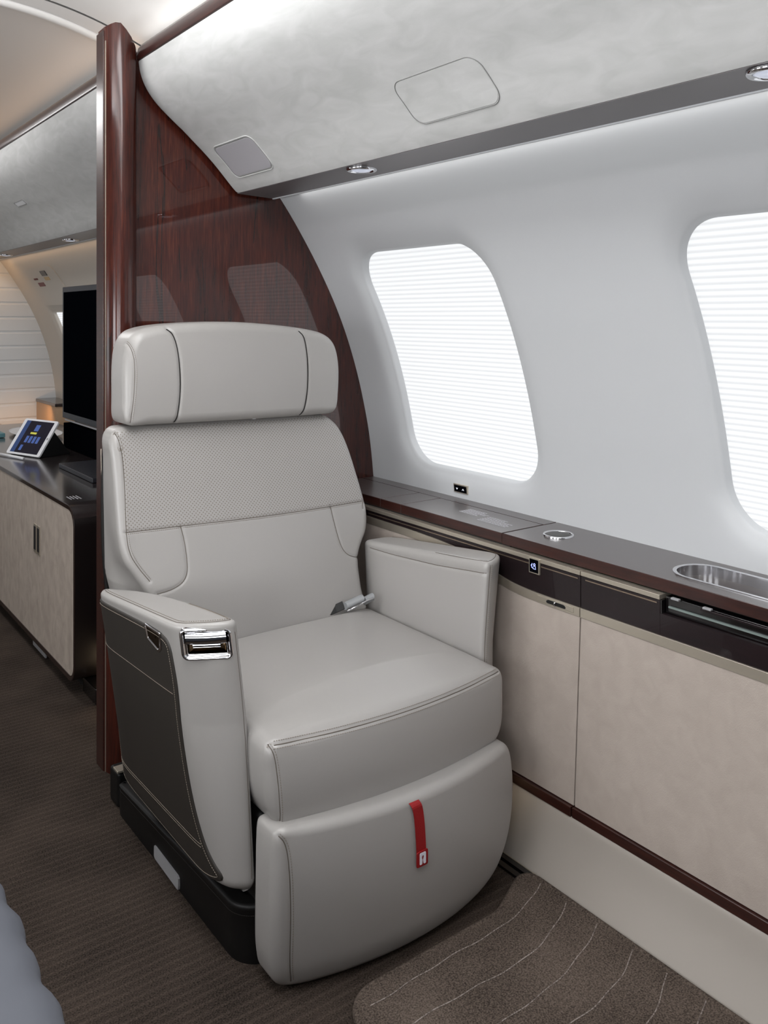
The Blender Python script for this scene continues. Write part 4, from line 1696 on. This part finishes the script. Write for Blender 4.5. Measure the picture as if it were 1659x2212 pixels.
rug = mb.build('carpet_mat', M['rug'], smooth=True)
tag(rug, 'brown carpet mat with pale curved lines on the floor in front of the seat', 'mat')
mb = MB()
y0 = 1.235
k = 0
while y0 > -.2:
    P = []
    for x in np.linspace(.875, 1.350, 50):
        bend = .055 * max(0, (x - 1.13) / .22) ** 2
        P.append((x, y0 - .006 + bend + .0015 * math.sin(x * 60 + k) + .004 * math.sin(x * 13 + k * 2), .0131))
    P = [p for p in P if p[1] < 1.262 + max(0, (p[0] - 1.2)) * .3]
    mb.tube(P, .0011, 4)
    y0 -= .0792
    k += 1
mb.build('pale_lines', M['rug_line'], rug)

# ------------------------------------------------------------------ sofa corner at the near left
sofa = thing('side_sofa', (0, .4, 0), 'pale blue grey sofa arm at the bottom left corner of the view', 'sofa')
so = [(.19, .0), (.215, .3), (.2330, .56), (.229, .588), (.205, .600), (.10, .602), (-.05, .602), (-.08, .58), (-.08, .0)]
rows = []
for y in np.linspace(-.35, 1.04, 90):
    e = min(1, (1.04 - y) / .03)
    wv = .0025 * math.sin(y * 95) + .0015 * math.sin(y * 41 + 1)
    q = [(x + (wv if x > .18 else 0) - (.02 * (1 - math.sqrt(max(0, 1 - (1 - e) ** 2))) if x > .1 else 0), y, z) for x, z in chaikin(so, 2)]
    rows.append(q)
MB().loft(rows).build('arm_cushion', M['sofa_fabric'], sofa, smooth=False)
smooth_by_angle(sofa.children[-1], 50)
MB().box(-.52, -.09, -.35, .9, .0, .40).build('seat_block', M['sofa_fabric'], sofa, bevel=.03)

# ------------------------------------------------------------------ credenza beyond the partition
cr = thing('credenza', (1.1, 3.6, 0), 'beige suede cabinet with rounded black end beyond the partition', 'cabinet')
CX0, CX1, CY0, CY1, CZ0, CZ1 = .848, 1.44, 2.775, 5.2, .045, .602
# wrap: rounded profile in (y,z)
oc = rounded([(CY0, CZ0), (CY1, CZ0), (CY1, CZ1), (CY0, CZ1)], [.055, .01, .01, .065], 12)
ocr = resample(oc, 240)
inr = ocr - normals2(ocr) * .016
mb = MB()
mb.loft([[(CX0 - .004, a, b) for a, b in inr], [(CX0 - .006, a, b) for a, b in (ocr - normals2(ocr) * .002)], [(CX0 - .004, a, b) for a, b in ocr], [(CX1, a, b) for a, b in ocr], [(CX1, a, b) for a, b in inr], [(CX0 - .004, a, b) for a, b in inr]], False, False)
wrap = mb.build('surround', None, cr, mats=[M['credenza_end'], M['credenza_top'], M['brown_gloss']])
smooth_by_angle(wrap, 40)
for p in wrap.data.polygons:
    if p.normal.x < -.5:
        p.material_index = 2
    elif p.normal.z > .35:
        p.material_index = 1
# doors
splits = [CY0 + .012, 3.211, 3.60, 4.0, 4.4, 4.8, CY1 - .016]
for i in range(len(splits) - 1):
    a, b = splits[i] + .001, splits[i + 1] - .001
    rr = [.045, 0.0, 0.0, .055] if i == 0 else 0.0
    q = rounded([(a, CZ0 + .014), (b, CZ0 + .014), (b, CZ1 - .014), (a, CZ1 - .014)], rr, 10)
    d_ = MB().loft([[(CX0 - .002, y, z) for y, z in q], [(CX0 + .02, y, z) for y, z in q]]).build('suede_door', M['suede_far'], cr)
    if i in (0, 1):
        ya = 3.215 if i == 1 else 3.172
        yb = ya + .034
        hd = MB().box(CX0 - .005, CX0 - .001, ya, yb, .365, .466).build('flush_handle', M['nickel'], d_, bevel=.001)
        MB().box(CX0 - .0062, CX0 - .004, ya + .006, yb - .006, .376, .458).build('handle_recess', M['black'], hd)
# carcass behind the doors and plinth
MB().box(CX0 + .021, CX1 - .01, CY0 + .02, CY1 - .02, .065, .58).build('carcass', M['black'], cr)
MB().box(.90, CX1, 2.80, CY1, 0, .044).build('plinth', M['black'], cr)
MB().box(.862, .868, 3.17, 3.33, .004, .040).build('toe_plate', M['steel_plate'], cr, bevel=.001)
MB().box(.885, .93, 2.70, 2.83, .0, .05).build('floor_fitting', M['black_gloss'], cr, bevel=.004)
# printed note near the end of the top
print_block(cr, .905, 2.965, 4, z=.6028, dx=.010, maxl=.08)

# tv
tv = thing('television', (1.2, 3.8, .603), 'large black flat television standing on the dark top beyond the partition', 'television')
MB().box(1.200, 1.235, 3.10, 4.13, .737, 1.338).build('tv_body', M['tv_frame'], tv, bevel=.003)
MB().box(1.1985, 1.201, 3.12, 4.108, .765, 1.314).build('tv_screen', M['tv_screen'], tv)
MB().box(1.196, 1.200, 3.60, 4.08, .729, .735).build('tv_trim', M['steel_plate'], tv)
MB().box(1.26, 1.40, 3.5, 3.8, .604, .72).build('tv_stand', M['black'], tv)
sb = MB().box(1.2, 1.26, 3.05, 4.115, .6025, .715).build('soundbar', M['tv_screen'], bevel=.003)
tag(sb, 'black glossy speaker panel below the television', 'speaker')
bx_ = MB().box(1.02, 1.19, 3.15, 3.56, .6025, .620).build('media_box', M['tv_frame'], bevel=.003)
tag(bx_, 'flat dark box on the cabinet top in front of the television', 'box')

# tablet leaning on a folded cover
tb = thing('tablet', (.98, 3.95, .603), 'white tablet with lit blue screen propped on the cabinet top', 'tablet')
b0 = Vector((.938, 4.060, .607))
b1 = Vector((1.018, 3.838, .607))
ux_ = (b1 - b0).normalized()
back_d = Vector((ux_.y * -1, ux_.x, 0))
if back_d.x < 0:
    back_d = -back_d
upv = (Vector((0, 0, 1)) * math.sin(math.radians(55)) + back_d * math.cos(math.radians(55))).normalized()
nt_ = ux_.cross(upv)
if nt_.y > 0 and nt_.x > 0:
    nt_ = -nt_
if nt_.dot(Vector((-1, -1, .5))) < 0:
    nt_ = -nt_
W_, H_t = (b1 - b0).length, .172


def tp(a, b, o_):
    return tuple(b0 + ux_ * a + upv * b + nt_ * o_)


def tquad(name, a0, a1, b0_, b1_, o0, o1, m, parent, r=0.0):
    q = rounded([(a0, b0_), (a1, b0_), (a1, b1_), (a0, b1_)], r, 5) if r else [(a0, b0_), (a1, b0_), (a1, b1_), (a0, b1_)]
    return MB().loft([[tp(a, b, o0) for a, b in q], [tp(a, b, o1) for a, b in q]]).build(name, m, parent)


tquad('tablet_body', 0, W_, 0, H_t, -.006, .001, M['white_plastic'], tb, .010)
scr = tquad('tablet_screen', .022, W_ - .022, .009, H_t - .009, .0005, .0016, M['tablet_screen'], tb)
tquad('menu_bar', .022, .052, .009, H_t - .009, .0016, .0019, M['bar_blue'], scr)
tquad('title_block', .105, .135, .115, .145, .0016, .0019, M['icon_blue'], scr)
tquad('status_bar', .092, .135, .100, .109, .0016, .0019, M['icon_yellow'], scr)
mb = MB()
for i in range(4):
    a = .080 + i * .026
    q = [(a, .058), (a + .018, .058), (a + .018, .090), (a, .090)]
    mb.loft([[tp(x, y, .0016) for x, y in q], [tp(x, y, .0019) for x, y in q]])
q = [(.072, .020), (.090, .020), (.090, .046), (.072, .046)]
mb.loft([[tp(x, y, .0016) for x, y in q], [tp(x, y, .0019) for x, y in q]])
mb.build('app_icons', M['icon_blue'], scr)
ang = np.linspace(0, 2 * math.pi, 20, endpoint=False)
MB().loft([[tp(W_ - .011 + .0055 * math.cos(a), H_t / 2 + .0055 * math.sin(a), o_) for a in ang] for o_ in (.0008, .0014)]).build('home_button', M['steel_plate'], tb)
# folded dark stand behind
p0, p1 = Vector(tp(.02, .002, -.008)), Vector(tp(W_ - .004, .002, -.008))
q0, q1 = Vector(tp(.02, .125, -.008)), Vector(tp(W_ - .004, .125, -.008))
r0, r1 = p0 + back_d * .15, p1 + back_d * .15
r0.z = r1.z = .6035
p0.z = p1.z = .6035
MB().add([p0, p1, q1, q0, r0, r1], [(0, 1, 2, 3), (0, 3, 4), (1, 5, 2), (3, 2, 5, 4), (0, 4, 5, 1)]).build('folded_cover', M['black'], tb)
pn = MB().tube([(.905, 4.02, .609), (.955, 3.835, .609)], .006, 10).build('remote_pen', M['white_plastic'], smooth=True)
tag(pn, 'white slim stick lying in front of the tablet', 'stylus')

# serving dish and magazines at the far end
ds = thing('serving_dish', (1.20, 4.55, .603), 'white flat dish with green food between the tablet and the television', 'dish')
MB().loft([[(1.21 + (.11 + r) * math.cos(a), 4.62 + (.24 + r) * math.sin(a), z) for a in np.linspace(0, 2 * math.pi, 40, endpoint=False)] for r, z in ((-.03, .603), (0, .618), (.006, .620), (-.006, .617), (-.04, .607))], True, True).build('plate', M['white_plastic'], ds, smooth=True)
mb = MB()
r3 = random.Random(5)
for i in range(14):
    x, y = 1.20 + r3.uniform(-.05, .05), 4.56 + r3.uniform(-.10, .10)
    mb.loft([[(x + rr * math.cos(a), y + rr * 1.6 * math.sin(a), .612 + h) for a in np.linspace(0, 2 * math.pi, 8, endpoint=False)] for rr, h in ((.01, 0), (.022, .008), (.018, .018), (.004, .024))])
mb.build('green_leaves', M['green'], ds, smooth=True)
mg = MB().box(.90, 1.06, 4.6, 5.05, .6035, .625).build('magazine', M['teal'], bevel=.003)
tag(mg, 'teal blue booklet lying on the far end of the cabinet top', 'booklet')
# far counter
fc_ = thing('far_counter', (1.5, 5.6, 0), 'low counter with dark top and warm lit front against the cream end wall', 'counter')
MB().box(1.54, 1.67, 5.45, 5.88, .655, .675).build('counter_top', M['brown_gloss'], fc_, bevel=.004)
MB().box(1.545, 1.66, 5.46, 5.88, .0, .654).build('counter_front', M['tan'], fc_)
fs_ = thing('far_shelf', (1.2, 5.7, 0), 'low tan shelf with pale top edge at the foot of the end wall', 'shelf')
MB().box(.60, 1.30, 5.60, 5.88, .520, .540).build('shelf_top', M['nickel_satin'], fs_, bevel=.003)
MB().box(.60, 1.30, 5.62, 5.88, .0, .518).build('shelf_front', M['tan'], fs_)

# overhead service panel on the far side wall
v0 = []


def wallpatch(name, y0, y1, z0, z1, r, off, m, parent=None):
    q = resample(rounded([(y0, z0), (y1, z0), (y1, z1), (y0, z1)], r, 8), 80)
    c = q.mean(0)
    P = lambda p, o_: (wx(p[1]) - o_, p[0], p[1])
    rings = [[P(p, -.002) for p in q], [P(p, off) for p in q]] + [[P(c + (p - c) * s, off) for p in q] for s in (.7, .4, .1)]
    return MB().loft(rings, False, True).build(name, m, parent)


svc = wallpatch('service_panel', 4.93, 5.50, 1.27, 1.488, .07, .006, M['wall_far'])
tag(svc, 'rounded cream service panel high on the side wall beyond the partition', 'panel')
wallpatch('panel_switch', 5.10, 5.20, 1.435, 1.462, .004, .010, M['tv_frame'], svc)
wallpatch('lit_tab', 5.10, 5.19, 1.410, 1.428, .003, .009, mat('lit_tab', rgb(200, 170, 120), .5), svc)
wallpatch('red_marking', 5.33, 5.41, 1.418, 1.428, .002, .0075, mat('red_mark', rgb(110, 50, 50), .6), svc)
wallpatch('red_marking', 5.26, 5.38, 1.380, 1.402, .002, .0075, mat('red_mark2', rgb(130, 80, 80), .6), svc)
bpy.context.view_layer.update()
